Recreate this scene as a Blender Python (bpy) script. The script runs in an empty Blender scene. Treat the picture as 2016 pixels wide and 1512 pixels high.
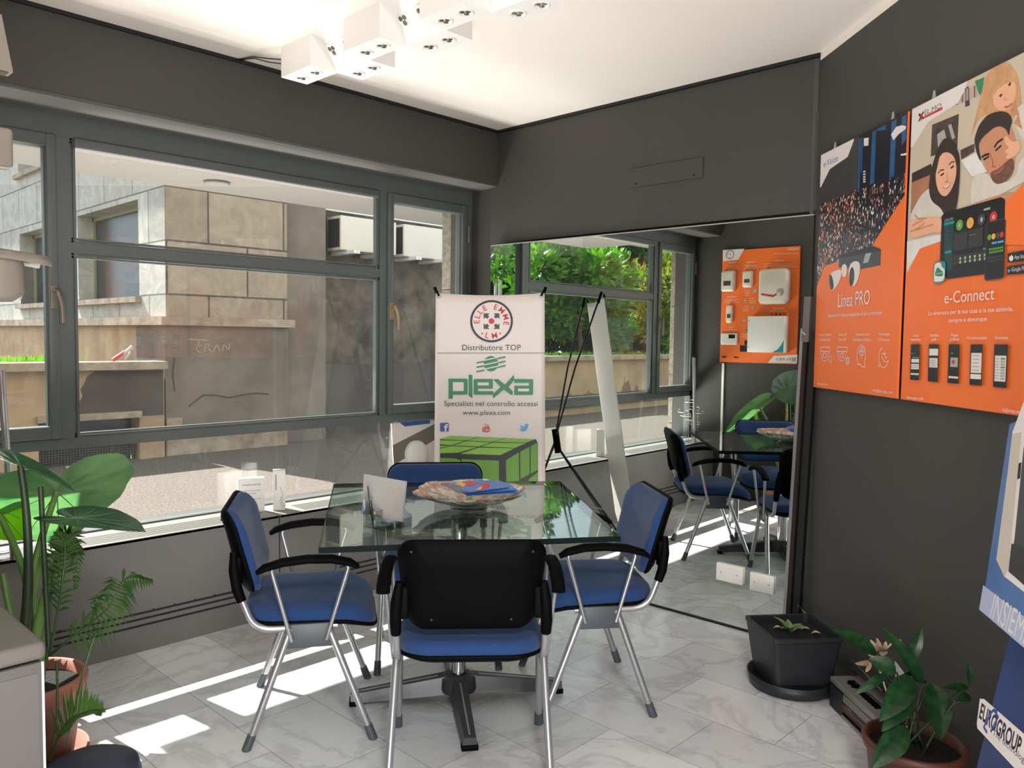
import bpy, bmesh, math, random
from mathutils import Vector, Matrix
import numpy as np
C_ = bpy.context.scene.collection
SC = bpy.context.scene
random.seed(7)
R = math.radians
# ---------------------------------------------------------------- camera
FPX, YAW, PIT, ROLL = 1577.56, 0.767540, 0.0571194, 0.0127671
CAM = np.array([-3.540, -3.565, 1.40])
_cy, _sy = math.cos(YAW), math.sin(YAW)
FWD = np.array([_cy * math.cos(PIT), _sy * math.cos(PIT), -math.sin(PIT)])
_r = np.array([_sy, -_cy, 0.0]); _u = np.cross(_r, FWD)
RGT = math.cos(ROLL) * _r + math.sin(ROLL) * _u
UPV = -math.sin(ROLL) * _r + math.cos(ROLL) * _u
cd = bpy.data.cameras.new('camera'); cam = bpy.data.objects.new('camera', cd); C_.objects.link(cam)
cd.sensor_fit = 'HORIZONTAL'; cd.sensor_width = 36; cd.lens = FPX / 2016 * 36; cd.clip_start = 0.05; cd.clip_end = 200
M = Matrix.Identity(4)
for i in range(3):
    M[i][0], M[i][1], M[i][2], M[i][3] = RGT[i], UPV[i], -FWD[i], CAM[i]
cam.matrix_world = M
SC.camera = cam
# ---------------------------------------------------------------- view and light
SC.view_settings.view_transform = 'Standard'; SC.view_settings.look = 'None'
SC.view_settings.exposure = 0.0; SC.view_settings.gamma = 1.0; SC.view_settings.use_curve_mapping = False
SC.cycles.use_denoising = True
SC.cycles.max_bounces = 10; SC.cycles.diffuse_bounces = 5; SC.cycles.glossy_bounces = 6
SC.cycles.transparent_max_bounces = 24; SC.cycles.transmission_bounces = 8
SC.cycles.sample_clamp_indirect = 12.0; SC.cycles.blur_glossy = 1.0; SC.cycles.caustics_reflective = True; SC.cycles.caustics_refractive = False
W = bpy.data.worlds.new('sky'); SC.world = W; W.use_nodes = True
bg = W.node_tree.nodes['Background']; bg.inputs[0].default_value = (0.80, 0.90, 1.0, 1); bg.inputs[1].default_value = 2.3
sd = bpy.data.lights.new('sun', 'SUN'); sd.energy = 20.0; sd.angle = R(0.55); sd.color = (1.0, 0.96, 0.90)
sun = bpy.data.objects.new('sun', sd); C_.objects.link(sun)
sun.rotation_euler = Vector((0.16, -1.0, -1.06)).to_track_quat('-Z', 'Y').to_euler(); sun.location = (-1, 8, 9)
def area(name, loc, aim, sx, sy, power, col=(1, .97, .92)):
    l = bpy.data.lights.new(name, 'AREA'); l.shape = 'RECTANGLE'; l.size = sx; l.size_y = sy; l.energy = power; l.color = col
    o = bpy.data.objects.new(name, l); C_.objects.link(o); o.location = loc
    o.rotation_euler = (Vector(aim) - Vector(loc)).to_track_quat('-Z', 'Z').to_euler(); return o
area('rear_floor_fill', (-3.75, -3.9, .03), (-2.9, -2.6, 2.6), 1.5, 1.5, 270, (1, .97, .95))  # added fill lamp on the floor behind the camera, brightens the ceiling
area('outside_window_fill', (-1.5, .92, .0), (-1.5, -1.0, 2.6), 3.0, .9, 315, (1, .96, .93))  # added fill lamp hidden below the sill outside, lifts ceiling and soffit
area('rear_ceiling_fill', (-3.73, -4.25, 2.62), (-3.45, -3.9, 0), .55, .55, 85, (.96, .98, 1))  # added fill lamp behind the camera for floor and right wall

# ---------------------------------------------------------------- helpers
def lin(c):
    return tuple((v / 255 / 12.92 if v / 255 <= .04045 else ((v / 255 + .055) / 1.055) ** 2.4) for v in c[:3])
def PR(p):  # photo pixel -> viewing ray
    return FWD + RGT * (p[0] - 1008) / FPX - UPV * (p[1] - 756) / FPX
def onz(x, y, z=0.0):
    d = PR((x, y)); return Vector(CAM + d * (z - CAM[2]) / d[2])
def on_plane(x, y, pt, n):
    d = PR((x, y)); n = np.array(n); return Vector(CAM + d * (((np.array(pt) - CAM) @ n) / (d @ n)))
def at_depth(x, y, D):
    return Vector(CAM + PR((x, y)) * D)
MIR_D, MIR_P = 0.0205, np.array([-0.03, -1.1, 0.0])
MIR_N = np.array([math.cos(MIR_D), math.sin(MIR_D), 0.0])
def in_mirror(x, y, ax, v):   # photo pixel seen in the mirror -> where the real thing is
    d = PR((x, y)); o = CAM + d * (((MIR_P - CAM) @ MIR_N) / (d @ MIR_N)); d = d - 2 * (d @ MIR_N) * MIR_N
    return Vector(o + d * ((v - o[ax]) / d[ax]))
MATS = {}
def mat(name, rgb, rough=.5, metal=0.0, spec=.5, var=0.0, scale=8.0, bump=0.0, bscale=60.0, rgb2=None, coat=0.0, sheen=0.0):
    if name in MATS: return MATS[name]
    m = bpy.data.materials.new(name); m.use_nodes = True; nt = m.node_tree; b = nt.nodes['Principled BSDF']
    c = lin(rgb); b.inputs['Base Color'].default_value = (*c, 1); b.inputs['Roughness'].default_value = rough
    b.inputs['Metallic'].default_value = metal; b.inputs['Specular IOR Level'].default_value = spec
    b.inputs['Coat Weight'].default_value = coat; b.inputs['Sheen Weight'].default_value = sheen
    tc = nt.nodes.new('ShaderNodeTexCoord')
    if var or rgb2:
        n = nt.nodes.new('ShaderNodeTexNoise'); n.inputs['Scale'].default_value = scale; n.inputs['Detail'].default_value = 6; n.inputs['Roughness'].default_value = .6
        nt.links.new(tc.outputs['Object'], n.inputs['Vector'])
        r = nt.nodes.new('ShaderNodeValToRGB'); r.color_ramp.elements[0].position = .32; r.color_ramp.elements[1].position = .68
        c2 = lin(rgb2) if rgb2 else tuple(v * (1 - var) for v in c)
        r.color_ramp.elements[0].color = (*c2, 1); r.color_ramp.elements[1].color = (*(c if rgb2 else tuple(min(1, v * (1 + var)) for v in c)), 1)
        nt.links.new(n.outputs['Fac'], r.inputs[0]); nt.links.new(r.outputs[0], b.inputs['Base Color'])
    if bump:
        n2 = nt.nodes.new('ShaderNodeTexNoise'); n2.inputs['Scale'].default_value = bscale; n2.inputs['Detail'].default_value = 4
        nt.links.new(tc.outputs['Object'], n2.inputs['Vector'])
        bp = nt.nodes.new('ShaderNodeBump'); bp.inputs['Strength'].default_value = bump; bp.inputs['Distance'].default_value = .01
        nt.links.new(n2.outputs['Fac'], bp.inputs['Height']); nt.links.new(bp.outputs[0], b.inputs['Normal'])
    MATS[name] = m; return m
def glassmat(name, tint, base=.04, rough=0.0, smudge=0.0):
    """thin pane: clear through, mirror-like towards grazing angles"""
    m = bpy.data.materials.new(name); m.use_nodes = True; nt = m.node_tree; nt.nodes.clear()
    out = nt.nodes.new('ShaderNodeOutputMaterial'); mx = nt.nodes.new('ShaderNodeMixShader')
    t = nt.nodes.new('ShaderNodeBsdfTransparent'); t.inputs[0].default_value = (*tint, 1)
    g = nt.nodes.new('ShaderNodeBsdfGlossy'); g.inputs['Roughness'].default_value = rough
    lw = nt.nodes.new('ShaderNodeLayerWeight'); lw.inputs[0].default_value = .5
    pw = nt.nodes.new('ShaderNodeMath'); pw.operation = 'POWER'; pw.inputs[1].default_value = 5
    ma = nt.nodes.new('ShaderNodeMath'); ma.operation = 'MULTIPLY_ADD'; ma.inputs[1].default_value = 1 - base; ma.inputs[2].default_value = base
    L = nt.links.new
    L(lw.outputs['Facing'], pw.inputs[0]); L(pw.outputs[0], ma.inputs[0]); L(ma.outputs[0], mx.inputs[0]); L(t.outputs[0], mx.inputs[1]); L(g.outputs[0], mx.inputs[2])
    if smudge:   # dust on the pane
        df = nt.nodes.new('ShaderNodeBsdfDiffuse'); df.inputs[0].default_value = (.8, .8, .8, 1)
        n = nt.nodes.new('ShaderNodeTexNoise'); n.inputs['Scale'].default_value = 3; n.inputs['Detail'].default_value = 8; n.inputs['Roughness'].default_value = .7
        tc = nt.nodes.new('ShaderNodeTexCoord'); L(tc.outputs['Object'], n.inputs[0])
        k = nt.nodes.new('ShaderNodeMath'); k.operation = 'MULTIPLY'; k.inputs[1].default_value = smudge; L(n.outputs['Fac'], k.inputs[0])
        m2 = nt.nodes.new('ShaderNodeMixShader'); L(k.outputs[0], m2.inputs[0]); L(mx.outputs[0], m2.inputs[1]); L(df.outputs[0], m2.inputs[2]); L(m2.outputs[0], out.inputs[0])
    else: L(mx.outputs[0], out.inputs[0])
    MATS[name] = m; return m
def leafmat(name, rgb, rgb2, scale=5, trans=.35, rough=.35):
    m = bpy.data.materials.new(name); m.use_nodes = True; nt = m.node_tree; b = nt.nodes['Principled BSDF']; L = nt.links.new
    tc = nt.nodes.new('ShaderNodeTexCoord'); n = nt.nodes.new('ShaderNodeTexNoise'); n.inputs['Scale'].default_value = scale; n.inputs['Detail'].default_value = 3
    L(tc.outputs['Object'], n.inputs[0]); r = nt.nodes.new('ShaderNodeValToRGB'); r.color_ramp.elements[0].position = .35; r.color_ramp.elements[1].position = .65
    r.color_ramp.elements[0].color = (*lin(rgb2), 1); r.color_ramp.elements[1].color = (*lin(rgb), 1)
    L(n.outputs['Fac'], r.inputs[0]); L(r.outputs[0], b.inputs['Base Color']); b.inputs['Roughness'].default_value = rough
    tr = nt.nodes.new('ShaderNodeBsdfTranslucent'); hs = nt.nodes.new('ShaderNodeHueSaturation'); hs.inputs['Value'].default_value = 1.6; hs.inputs['Saturation'].default_value = 1.15
    L(r.outputs[0], hs.inputs['Color']); L(hs.outputs[0], tr.inputs[0])
    mx = nt.nodes.new('ShaderNodeMixShader'); mx.inputs[0].default_value = trans; L(b.outputs[0], mx.inputs[1]); L(tr.outputs[0], mx.inputs[2])
    L(mx.outputs[0], nt.nodes['Material Output'].inputs[0]); MATS[name] = m; return m

class MB:
    """collects shapes, links them as ONE mesh object"""
    def __init__(s): s.v = []; s.f = []; s.sm = []
    def add(s, vs, fs, smooth=False):
        o = len(s.v); s.v += [tuple(v) for v in vs]; s.f += [tuple(i + o for i in f) for f in fs]; s.sm += [smooth] * len(fs); return s
    def box(s, x0, x1, y0, y1, z0, z1, b=0.0):
        if b:
            bm = bmesh.new(); bmesh.ops.create_cube(bm, size=1)
            for v in bm.verts: v.co = Vector(((x0 + x1) / 2 + v.co.x * (x1 - x0), (y0 + y1) / 2 + v.co.y * (y1 - y0), (z0 + z1) / 2 + v.co.z * (z1 - z0)))
            bmesh.ops.bevel(bm, geom=list(bm.edges), offset=b, segments=3, affect='EDGES', profile=.5)
            bm.verts.index_update(); s.add([v.co[:] for v in bm.verts], [[v.index for v in f.verts] for f in bm.faces], True); bm.free(); return s
        v = [(x0, y0, z0), (x1, y0, z0), (x1, y1, z0), (x0, y1, z0), (x0, y0, z1), (x1, y0, z1), (x1, y1, z1), (x0, y1, z1)]
        return s.add(v, [(3, 2, 1, 0), (4, 5, 6, 7), (0, 1, 5, 4), (1, 2, 6, 5), (2, 3, 7, 6), (3, 0, 4, 7)])
    def hexa(s, bot, top):   # 4 bottom + 4 top corners
        v = [tuple(p) for p in bot] + [tuple(p) for p in top]
        return s.add(v, [(3, 2, 1, 0), (4, 5, 6, 7), (0, 1, 5, 4), (1, 2, 6, 5), (2, 3, 7, 6), (3, 0, 4, 7)])
    def tube(s, pts, r, n=10, closed=False, ry=None):
        P = [Vector(p) for p in pts]; k = len(P); rr = r if isinstance(r, (list, tuple)) else [r] * k
        T = []
        for i in range(k):
            a = P[(i - 1) % k] if (closed or i > 0) else P[i]; b = P[(i + 1) % k] if (closed or i < k - 1) else P[i]
            T.append((b - a).normalized())
        up = Vector((0, 0, 1)) if abs(T[0].z) < .9 else Vector((1, 0, 0))
        N = (up - T[0] * up.dot(T[0])).normalized(); vs = []
        for i in range(k):
            N = (N - T[i] * N.dot(T[i])).normalized(); B = T[i].cross(N)
            for j in range(n):
                a = 2 * math.pi * j / n; vs.append(P[i] + N * math.cos(a) * rr[i] + B * math.sin(a) * (ry if ry else rr[i]))
        fs = []; m = k if closed else k - 1
        for i in range(m):
            for j in range(n):
                a = i * n + j; b = i * n + (j + 1) % n; c = ((i + 1) % k) * n + (j + 1) % n; d = ((i + 1) % k) * n + j
                fs.append((a, b, c, d))
        s.add(vs, fs, True)
        if not closed: s.add(vs[:n], [tuple(range(n))[::-1]]); s.add(vs[-n:], [tuple(range(n))])
        return s
    def lathe(s, prof, n=32, c=(0, 0, 0), wob=None):
        vs = []; fs = []
        for (r, z) in prof:
            for j in range(n):
                a = 2 * math.pi * j / n; q = r * (wob(a, r) if wob else 1); vs.append((c[0] + q * math.cos(a), c[1] + q * math.sin(a), c[2] + z))
        for i in range(len(prof) - 1):
            for j in range(n):
                fs.append((i * n + j, i * n + (j + 1) % n, (i + 1) * n + (j + 1) % n, (i + 1) * n + j))
        return s.add(vs, fs, True)
    def grid(s, fn, nu, nv, smooth=True, thick=None):
        vs = [fn(i / nu, j / nv) for i in range(nu + 1) for j in range(nv + 1)]
        fs = [(i * (nv + 1) + j, (i + 1) * (nv + 1) + j, (i + 1) * (nv + 1) + j + 1, i * (nv + 1) + j + 1) for i in range(nu) for j in range(nv)]
        return s.add(vs, fs, smooth)
    def prism(s, poly, y0, y1):   # outline in x,z ; from y0 to y1
        n = len(poly)
        if sum(poly[i][0] * poly[(i + 1) % n][1] - poly[(i + 1) % n][0] * poly[i][1] for i in range(n)) < 0: poly = poly[::-1]
        v = [(p[0], y0, p[1]) for p in poly] + [(p[0], y1, p[1]) for p in poly]
        return s.add(v, [tuple(range(n)), tuple(range(2 * n - 1, n - 1, -1))] + [(i, i + n, (i + 1) % n + n, (i + 1) % n) for i in range(n)])
    def slab(s, poly, z0, z1):    # outline in x,y
        n = len(poly)
        if sum(poly[i][0] * poly[(i + 1) % n][1] - poly[(i + 1) % n][0] * poly[i][1] for i in range(n)) < 0: poly = poly[::-1]
        v = [(p[0], p[1], z0) for p in poly] + [(p[0], p[1], z1) for p in poly]
        return s.add(v, [tuple(range(n - 1, -1, -1)), tuple(range(n, 2 * n))] + [(i, (i + 1) % n, (i + 1) % n + n, i + n) for i in range(n)])
    def build(s, name, m, parent=None, mod=None):
        me = bpy.data.meshes.new(name); me.from_pydata([tuple(v) for v in s.v], [], s.f); me.polygons.foreach_set('use_smooth', s.sm); me.update()
        o = bpy.data.objects.new(name, me); me.materials.append(MATS[m] if isinstance(m, str) else m); C_.objects.link(o)
        if parent: o.parent = parent
        if mod: mod(o)
        return o
def subsurf(l=1):
    def f(o): q = o.modifiers.new('s', 'SUBSURF'); q.levels = l; q.render_levels = l
    return f
def solid(t, off=-1):
    def f(o): q = o.modifiers.new('t', 'SOLIDIFY'); q.thickness = t; q.offset = off
    return f
def tag(o, label, cat, group=None, kind=None):
    o['label'] = label; o['category'] = cat
    if group: o['group'] = group
    if kind: o['kind'] = kind
    return o
def thing(name, label, cat, loc=(0, 0, 0), rz=0, group=None, M=None):
    o = bpy.data.objects.new(name, None); C_.objects.link(o); o.empty_display_size = .05
    if M is not None: o.matrix_world = M
    else: o.location = loc; o.rotation_euler = (0, 0, rz)
    return tag(o, label, cat, group)
def struct(name, mb, m, label=None):
    o = mb.build(name, m); o['kind'] = 'structure'
    if label: o['label'] = label
    return o
def copy_tree(o, parent=None):
    c = o.copy(); C_.objects.link(c)
    if parent: c.parent = parent
    for ch in list(o.children): copy_tree(ch, c)
    return c
def fillet(pts, r, n=5):
    P = [Vector(p) for p in pts]; out = [P[0]]
    for i in range(1, len(P) - 1):
        a = (P[i - 1] - P[i]); b = (P[i + 1] - P[i]); k = min(r, a.length * .48, b.length * .48)
        p0 = P[i] + a.normalized() * k; p2 = P[i] + b.normalized() * k
        for j in range(n + 1):
            t = j / n; out.append(p0 * (1 - t) ** 2 + P[i] * 2 * t * (1 - t) + p2 * t ** 2)
    return out + [P[-1]]
def rrect(x0, z0, x1, z1, r, n=5):
    o = []
    for cx, cz, a0 in ((x1 - r, z1 - r, 0), (x0 + r, z1 - r, 90), (x0 + r, z0 + r, 180), (x1 - r, z0 + r, 270)):
        for j in range(n + 1): a = R(a0 + 90 * j / n); o.append((cx + r * math.cos(a), cz + r * math.sin(a)))
    return o
_tc = {}
def text_mesh(s, bold=0.0):
    if (s, bold) in _tc: return _tc[(s, bold)]
    cu = bpy.data.curves.new('t', 'FONT'); cu.body = s; cu.size = 1; cu.offset = bold; cu.resolution_u = 3
    ob = bpy.data.objects.new('t', cu); C_.objects.link(ob); bpy.context.view_layer.update()
    dg = bpy.context.evaluated_depsgraph_get(); me = bpy.data.meshes.new_from_object(ob.evaluated_get(dg))
    v = [(p.co.x, p.co.y) for p in me.vertices]; f = [tuple(p.vertices) for p in me.polygons]
    bpy.data.objects.remove(ob); bpy.data.curves.remove(cu); bpy.data.meshes.remove(me)
    _tc[(s, bold)] = (v, f); return v, f
CAPH = .70
def chaikin(q, it=2):
    for _ in range(it):
        o = []
        for i in range(len(q)):
            a, b = q[i], q[(i + 1) % len(q)]; o += [(a[0] * .75 + b[0] * .25, a[1] * .75 + b[1] * .25), (a[0] * .25 + b[0] * .75, a[1] * .25 + b[1] * .75)]
        q = o
    return q
def clip(q, x0, x1, z0, z1):
    for ax, lim, sg in ((0, x0, 1), (0, x1, -1), (1, z0, 1), (1, z1, -1)):
        o = []
        for i in range(len(q)):
            a, b = q[i], q[(i + 1) % len(q)]; fa, fb = (a[ax] - lim) * sg >= 0, (b[ax] - lim) * sg >= 0
            if fa: o.append(a)
            if fa != fb: t = (lim - a[ax]) / (b[ax] - a[ax]); o.append((a[0] + (b[0] - a[0]) * t, a[1] + (b[1] - a[1]) * t))
        q = o
    return q
class Print:
    """flat print on a panel: local x right, z up, layers step towards the viewer along -y"""
    def __init__(s, parent, P=None): s.p = parent; s.P = P or (lambda x, y: (x, y)); s.L = 0; s.y = 0.0; s.clip = None
    def _y(s): s.L += 1; return s.y - .00007 * s.L
    def poly(s, pts, m, name='print'):
        y = s._y(); q = [s.P(*p) for p in pts]
        if name.split('_')[0] in ('child', 'man', 'woman', 'cushion', 'camera', 'app') and len(q) > 4: q = chaikin(q)
        if s.clip: q = clip(q, *s.clip)
        n = len(q)
        if sum(q[i][0] * q[(i + 1) % n][1] - q[(i + 1) % n][0] * q[i][1] for i in range(n)) < 0: q = q[::-1]
        bm = bmesh.new(); vs = [bm.verts.new((a, y, b)) for a, b in q]; bm.faces.new(vs); bm.normal_update(); bmesh.ops.triangulate(bm, faces=bm.faces[:]); bm.verts.index_update()
        k = MB().add([v.co[:] for v in bm.verts], [[v.index for v in f.verts] for f in bm.faces]); bm.free()
        return k.build(name, m, s.p)
    def polys(s, lst, m, name='print'):
        if len(lst) <= 3 and len(lst) > 1:
            return [s.polys([q_], m, name) for q_ in lst]
        y = s._y(); k = MB()
        for pts in lst:
            q = [s.P(*p) for p in pts]; n = len(q)
            if sum(q[i][0] * q[(i + 1) % n][1] - q[(i + 1) % n][0] * q[i][1] for i in range(n)) < 0: q = q[::-1]
            k.add([(a, y, b) for a, b in q], [tuple(range(n))])
            if name == 'phone_screen': o = k.build(name, m, s.p); k = MB()
        return o if name == 'phone_screen' else k.build(name, m, s.p)
    def ell(s, cx, cy, rx, rz, m, name='print', rot=0, n=28):   # centre through P, radii in metres
        a0, b0 = s.P(cx, cy); y = s._y(); c, t = math.cos(rot), math.sin(rot)
        pts = [(a0 + rx * math.cos(2 * math.pi * i / n) * c - rz * math.sin(2 * math.pi * i / n) * t, y, b0 + rx * math.cos(2 * math.pi * i / n) * t + rz * math.sin(2 * math.pi * i / n) * c) for i in range(n)]
        return MB().add(pts, [tuple(range(n))]).build(name, m, s.p)
    def strokes(s, lines, w, m, name='drawing'):
        y = s._y(); k = MB()
        for pts in lines:
            q = [Vector(s.P(*p)) for p in pts]
            for a, b in zip(q, q[1:]):
                d = b - a
                if d.length < 1e-6: continue
                nn = Vector((-d.y, d.x)).normalized() * w / 2; d = d.normalized() * w * .3
                k.add([(a.x - d.x + nn.x, y, a.y - d.y + nn.y), (a.x - d.x - nn.x, y, a.y - d.y - nn.y), (b.x + d.x - nn.x, y, b.y + d.y - nn.y), (b.x + d.x + nn.x, y, b.y + d.y + nn.y)], [(0, 1, 2, 3)])
        return k.build(name, m, s.p)
    def text(s, items, m, name='lettering'):
        """items: (string, left baseline pt, right baseline pt, cap height m[, bold]) in P coordinates"""
        y = s._y(); o = []
        for it in items:
            k = MB(); st, a, b, h = it[:4]; v, f = text_mesh(st, it[4] if len(it) > 4 else 0.0)
            if not v: continue
            x0 = min(p[0] for p in v); x1 = max(p[0] for p in v); A = Vector(s.P(*a)); B = Vector(s.P(*b)); d = B - A; Ld = d.length; e = d.normalized(); nn = Vector((-e.y, e.x))
            vs = []
            for p in v:
                t = (p[0] - x0) / (x1 - x0) * Ld; q = A + e * t + nn * (p[1] / CAPH * h); vs.append((q.x, y, q.y))
            k.add(vs, f); o.append(k.build(name, m, s.p))
        return o
    def arc_text(s, cx, cz, rad, a_mid, st, h, m, flip=False, adv=1.0, bold=.02, name='lettering'):
        y = s._y(); k = MB(); ws = []
        for ch in st:
            v, f = text_mesh(ch, bold); ws.append((max(p[0] for p in v) - min(p[0] for p in v)) / CAPH * h if v else h * .7)
        gap = h * .22; tot = sum(ws) + gap * (len(ws) - 1); pos = -tot / 2
        for ch, w in zip(st, ws):
            v, f = text_mesh(ch, bold); mid = pos + w / 2; pos += w + gap
            if not v: continue
            x0 = min(p[0] for p in v)
            ang = a_mid - mid / rad * adv if not flip else a_mid + mid / rad * adv
            er = Vector((math.cos(ang), math.sin(ang))); et = Vector((er.y, -er.x)) if not flip else Vector((-er.y, er.x)); eu = er if not flip else -er
            base = Vector((cx, cz)) + er * (rad if not flip else rad + h)
            vs = []
            for p in v:
                q = base + et * ((p[0] - x0) / CAPH * h - w / 2) + eu * (p[1] / CAPH * h); vs.append((q.x, y, q.y))
            k.add(vs, f)
        return k.build(name, m, s.p)
def panel_matrix(origin, right, up=(0, 0, 1)):
    """local x = right, local z = up, local -y = towards the viewer"""
    r = Vector(right).normalized(); u = Vector(up); u = (u - r * u.dot(r)).normalized(); y = u.cross(r); Mx = Matrix.Identity(4)
    for i in range(3): Mx[i][0], Mx[i][1], Mx[i][2], Mx[i][3] = r[i], y[i], u[i], origin[i]
    return Mx
def panel_px(Mx, mirror=False):
    """photo pixel -> coordinates on the panel's front face"""
    inv = Mx.inverted(); o = Mx.translation; n = Mx.col[1].to_3d()
    def f(x, y):
        q = inv @ on_plane(x, y, o, n); return (q.x, q.z)
    return f
# ---------------------------------------------------------------- materials
mat('wall_grey', (66, 64, 60), .62, spec=.35, var=.05, scale=1.5, bump=.04, bscale=90)
mat('frame_grey', (86, 92, 90), .42, var=.06, scale=4)
mat('head_grey', (66, 70, 68), .5, var=.1, scale=3)
mat('cover_grey', (110, 107, 104), .5, var=.03, scale=2)
mat('cover_top', (128, 125, 120), .45)
mat('dark', (16, 16, 17), .5)
mat('handle_grey', (120, 112, 100), .4, metal=.4); mat('handle_tan', (150, 128, 96), .4, metal=.3)
mat('ceiling_white', (236, 228, 218), .8, var=.015, scale=1.2)
mat('white', (232, 230, 226), .45)
mat('white_plastic', (226, 223, 217), .35)
mat('cream_plastic', (214, 206, 192), .4); mat('device_grey', (126, 118, 108), .4)
mat('lamp_white', (236, 233, 228), .5)
mat('lamp_hole', (96, 88, 80), .25, metal=.5)
mat('black_plastic', (4, 4, 5), .6, spec=.06, bump=.08, bscale=400)
mat('black_gloss', (14, 14, 16), .18)
mat('blue_fabric', (32, 58, 102), .88, spec=.2, var=.12, scale=220, bump=.15, bscale=500, sheen=.15)
mat('silver_tube', (176, 176, 178), .32, metal=.75)
mat('chrome', (205, 205, 208), .08, metal=1)
mat('dark_steel', (66, 67, 70), .42, metal=.5)
mat('grey_bracket', (66, 72, 78), .45)
mat('orange', (236, 112, 46), .38, spec=.4)
mat('print_white', (222, 213, 208), .4)
mat('print_black', (22, 22, 24), .35)
mat('print_grey', (66, 66, 68), .4)
mat('print_lgrey', (165, 162, 158), .4)
mat('print_red', (196, 44, 44), .4)
mat('print_green', (30, 128, 84), .4)
mat('print_teal', (20, 138, 138), .4)
mat('print_lime', (128, 182, 62), .4, var=.08, scale=6)
mat('print_lime_dark', (96, 150, 40), .4, var=.08, scale=6)
mat('print_navy', (16, 22, 40), .35, var=.35, scale=7)
mat('print_blue', (36, 86, 128), .35, var=.3, scale=9)
mat('print_fb', (52, 84, 150), .4)
mat('print_sky', (72, 166, 216), .4)
mat('print_amber', (232, 164, 52), .4)
mat('print_ok', (92, 160, 60), .4)
mat('skin', (226, 168, 134), .45, var=.06, scale=14)
mat('skin_dark', (196, 134, 100), .45, var=.06, scale=14)
mat('hair_dark', (48, 34, 28), .5, var=.35, scale=30)
mat('hair_blond', (196, 146, 102), .5, var=.18, scale=30)
mat('shirt', (206, 196, 184), .5, var=.08, scale=20)
mat('cushion_white', (214, 212, 206), .5, var=.08, scale=25)
mat('shelf_print', (196, 180, 158), .5, var=.05, scale=6)
mat('floor_print', (170, 116, 84), .5, var=.1, scale=10)
mat('terracotta', (150, 92, 76), .6, var=.1, scale=9)
mat('pot_brown', (88, 47, 36), .5, var=.1, scale=9)
mat('pot_black', (30, 32, 36), .5, var=.12, scale=14)
mat('pot_navy', (38, 44, 62), .45)
mat('soil', (20, 15, 12), .95, rgb2=(7, 5, 4), scale=60, bump=.8, bscale=90)
mat('cabinet_grey', (98, 95, 92), .5)
mat('cabinet_top', (108, 103, 98), .5)
mat('radio_silver', (150, 148, 144), .35, metal=.4)
mat('stem_green', (96, 128, 62), .5)
mat('stem_dark', (38, 52, 30), .5)
mat('bamboo', (178, 148, 92), .5, var=.15, scale=12)
mat('dry', (176, 160, 138), .8)
mat('paper', (222, 220, 216), .6)
mat('brown_metal', (46, 36, 32), .4, metal=.3)
mat('asphalt', (116, 103, 93), .95, rgb2=(48, 42, 38), scale=55, bump=.3, bscale=90)
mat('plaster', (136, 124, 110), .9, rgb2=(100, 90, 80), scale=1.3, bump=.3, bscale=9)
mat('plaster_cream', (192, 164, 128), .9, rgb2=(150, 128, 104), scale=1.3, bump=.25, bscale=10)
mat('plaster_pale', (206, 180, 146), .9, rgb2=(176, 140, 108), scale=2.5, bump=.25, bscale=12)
mat('plaster_dark', (92, 84, 76), .9, rgb2=(72, 66, 60), scale=2, bump=.2, bscale=12)
mat('rough_stone', (116, 104, 90), .95, rgb2=(62, 55, 48), scale=3.5, bump=1.0, bscale=7)
mat('stone_jamb', (150, 140, 124), .9, rgb2=(110, 102, 90), scale=26, bump=.5, bscale=60)
mat('ledge_stone', (176, 160, 140), .9, rgb2=(128, 112, 96), scale=5, bump=.3, bscale=30)
mat('dark_window', (66, 70, 72), .25, rgb2=(40, 44, 46), scale=1.2)
mat('ac_white', (216, 206, 190), .5)
mat('ac_dark', (46, 46, 48), .5)
mat('canopy', (128, 123, 116), .8)
mat('bark', (88, 74, 62), .9, var=.3, scale=8)
mat('post_white', (226, 226, 222), .4)
mat('facade', (180, 170, 155), .9)
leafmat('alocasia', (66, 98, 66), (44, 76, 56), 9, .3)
leafmat('alocasia_sunlit', (92, 126, 80), (66, 104, 66), 9, .5)  # sun on the broad leaf is put into this lighter green
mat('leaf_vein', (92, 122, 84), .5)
leafmat('alocasia_lit', (128, 176, 40), (96, 150, 30), 6, .6)  # lit copy of the leaf green, sunlight put into the lime colour
leafmat('palm_leaf', (70, 100, 44), (46, 74, 36), 9, .3)
leafmat('lily_leaf', (34, 72, 36), (18, 46, 24), 45, .15, .3)
leafmat('succulent', (120, 140, 96), (80, 110, 70), 15, .1)
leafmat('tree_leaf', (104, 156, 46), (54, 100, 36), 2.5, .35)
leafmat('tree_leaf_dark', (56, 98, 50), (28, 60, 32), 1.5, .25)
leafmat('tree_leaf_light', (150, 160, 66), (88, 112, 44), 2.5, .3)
leafmat('grass', (120, 170, 60), (70, 120, 40), 5, .3)
glassmat('pane_glass', (.93, .95, .94), .05, smudge=.025)
glassmat('table_glass', (.80, .90, .86), .07)
glassmat('acrylic', (.86, .87, .88), .20)
glassmat('bowl_glass', (.80, .80, .76), .06)
mat('glass_edge', (6, 20, 18), .6, spec=.08)
mat('mirror_edge', (52, 66, 62), .2)
_m = bpy.data.materials.new('mirror'); _m.use_nodes = True; _b = _m.node_tree.nodes['Principled BSDF']
_b.inputs['Base Color'].default_value = (.80, .84, .81, 1); _b.inputs['Metallic'].default_value = 1; _b.inputs['Roughness'].default_value = 0.0; MATS['mirror'] = _m

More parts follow.
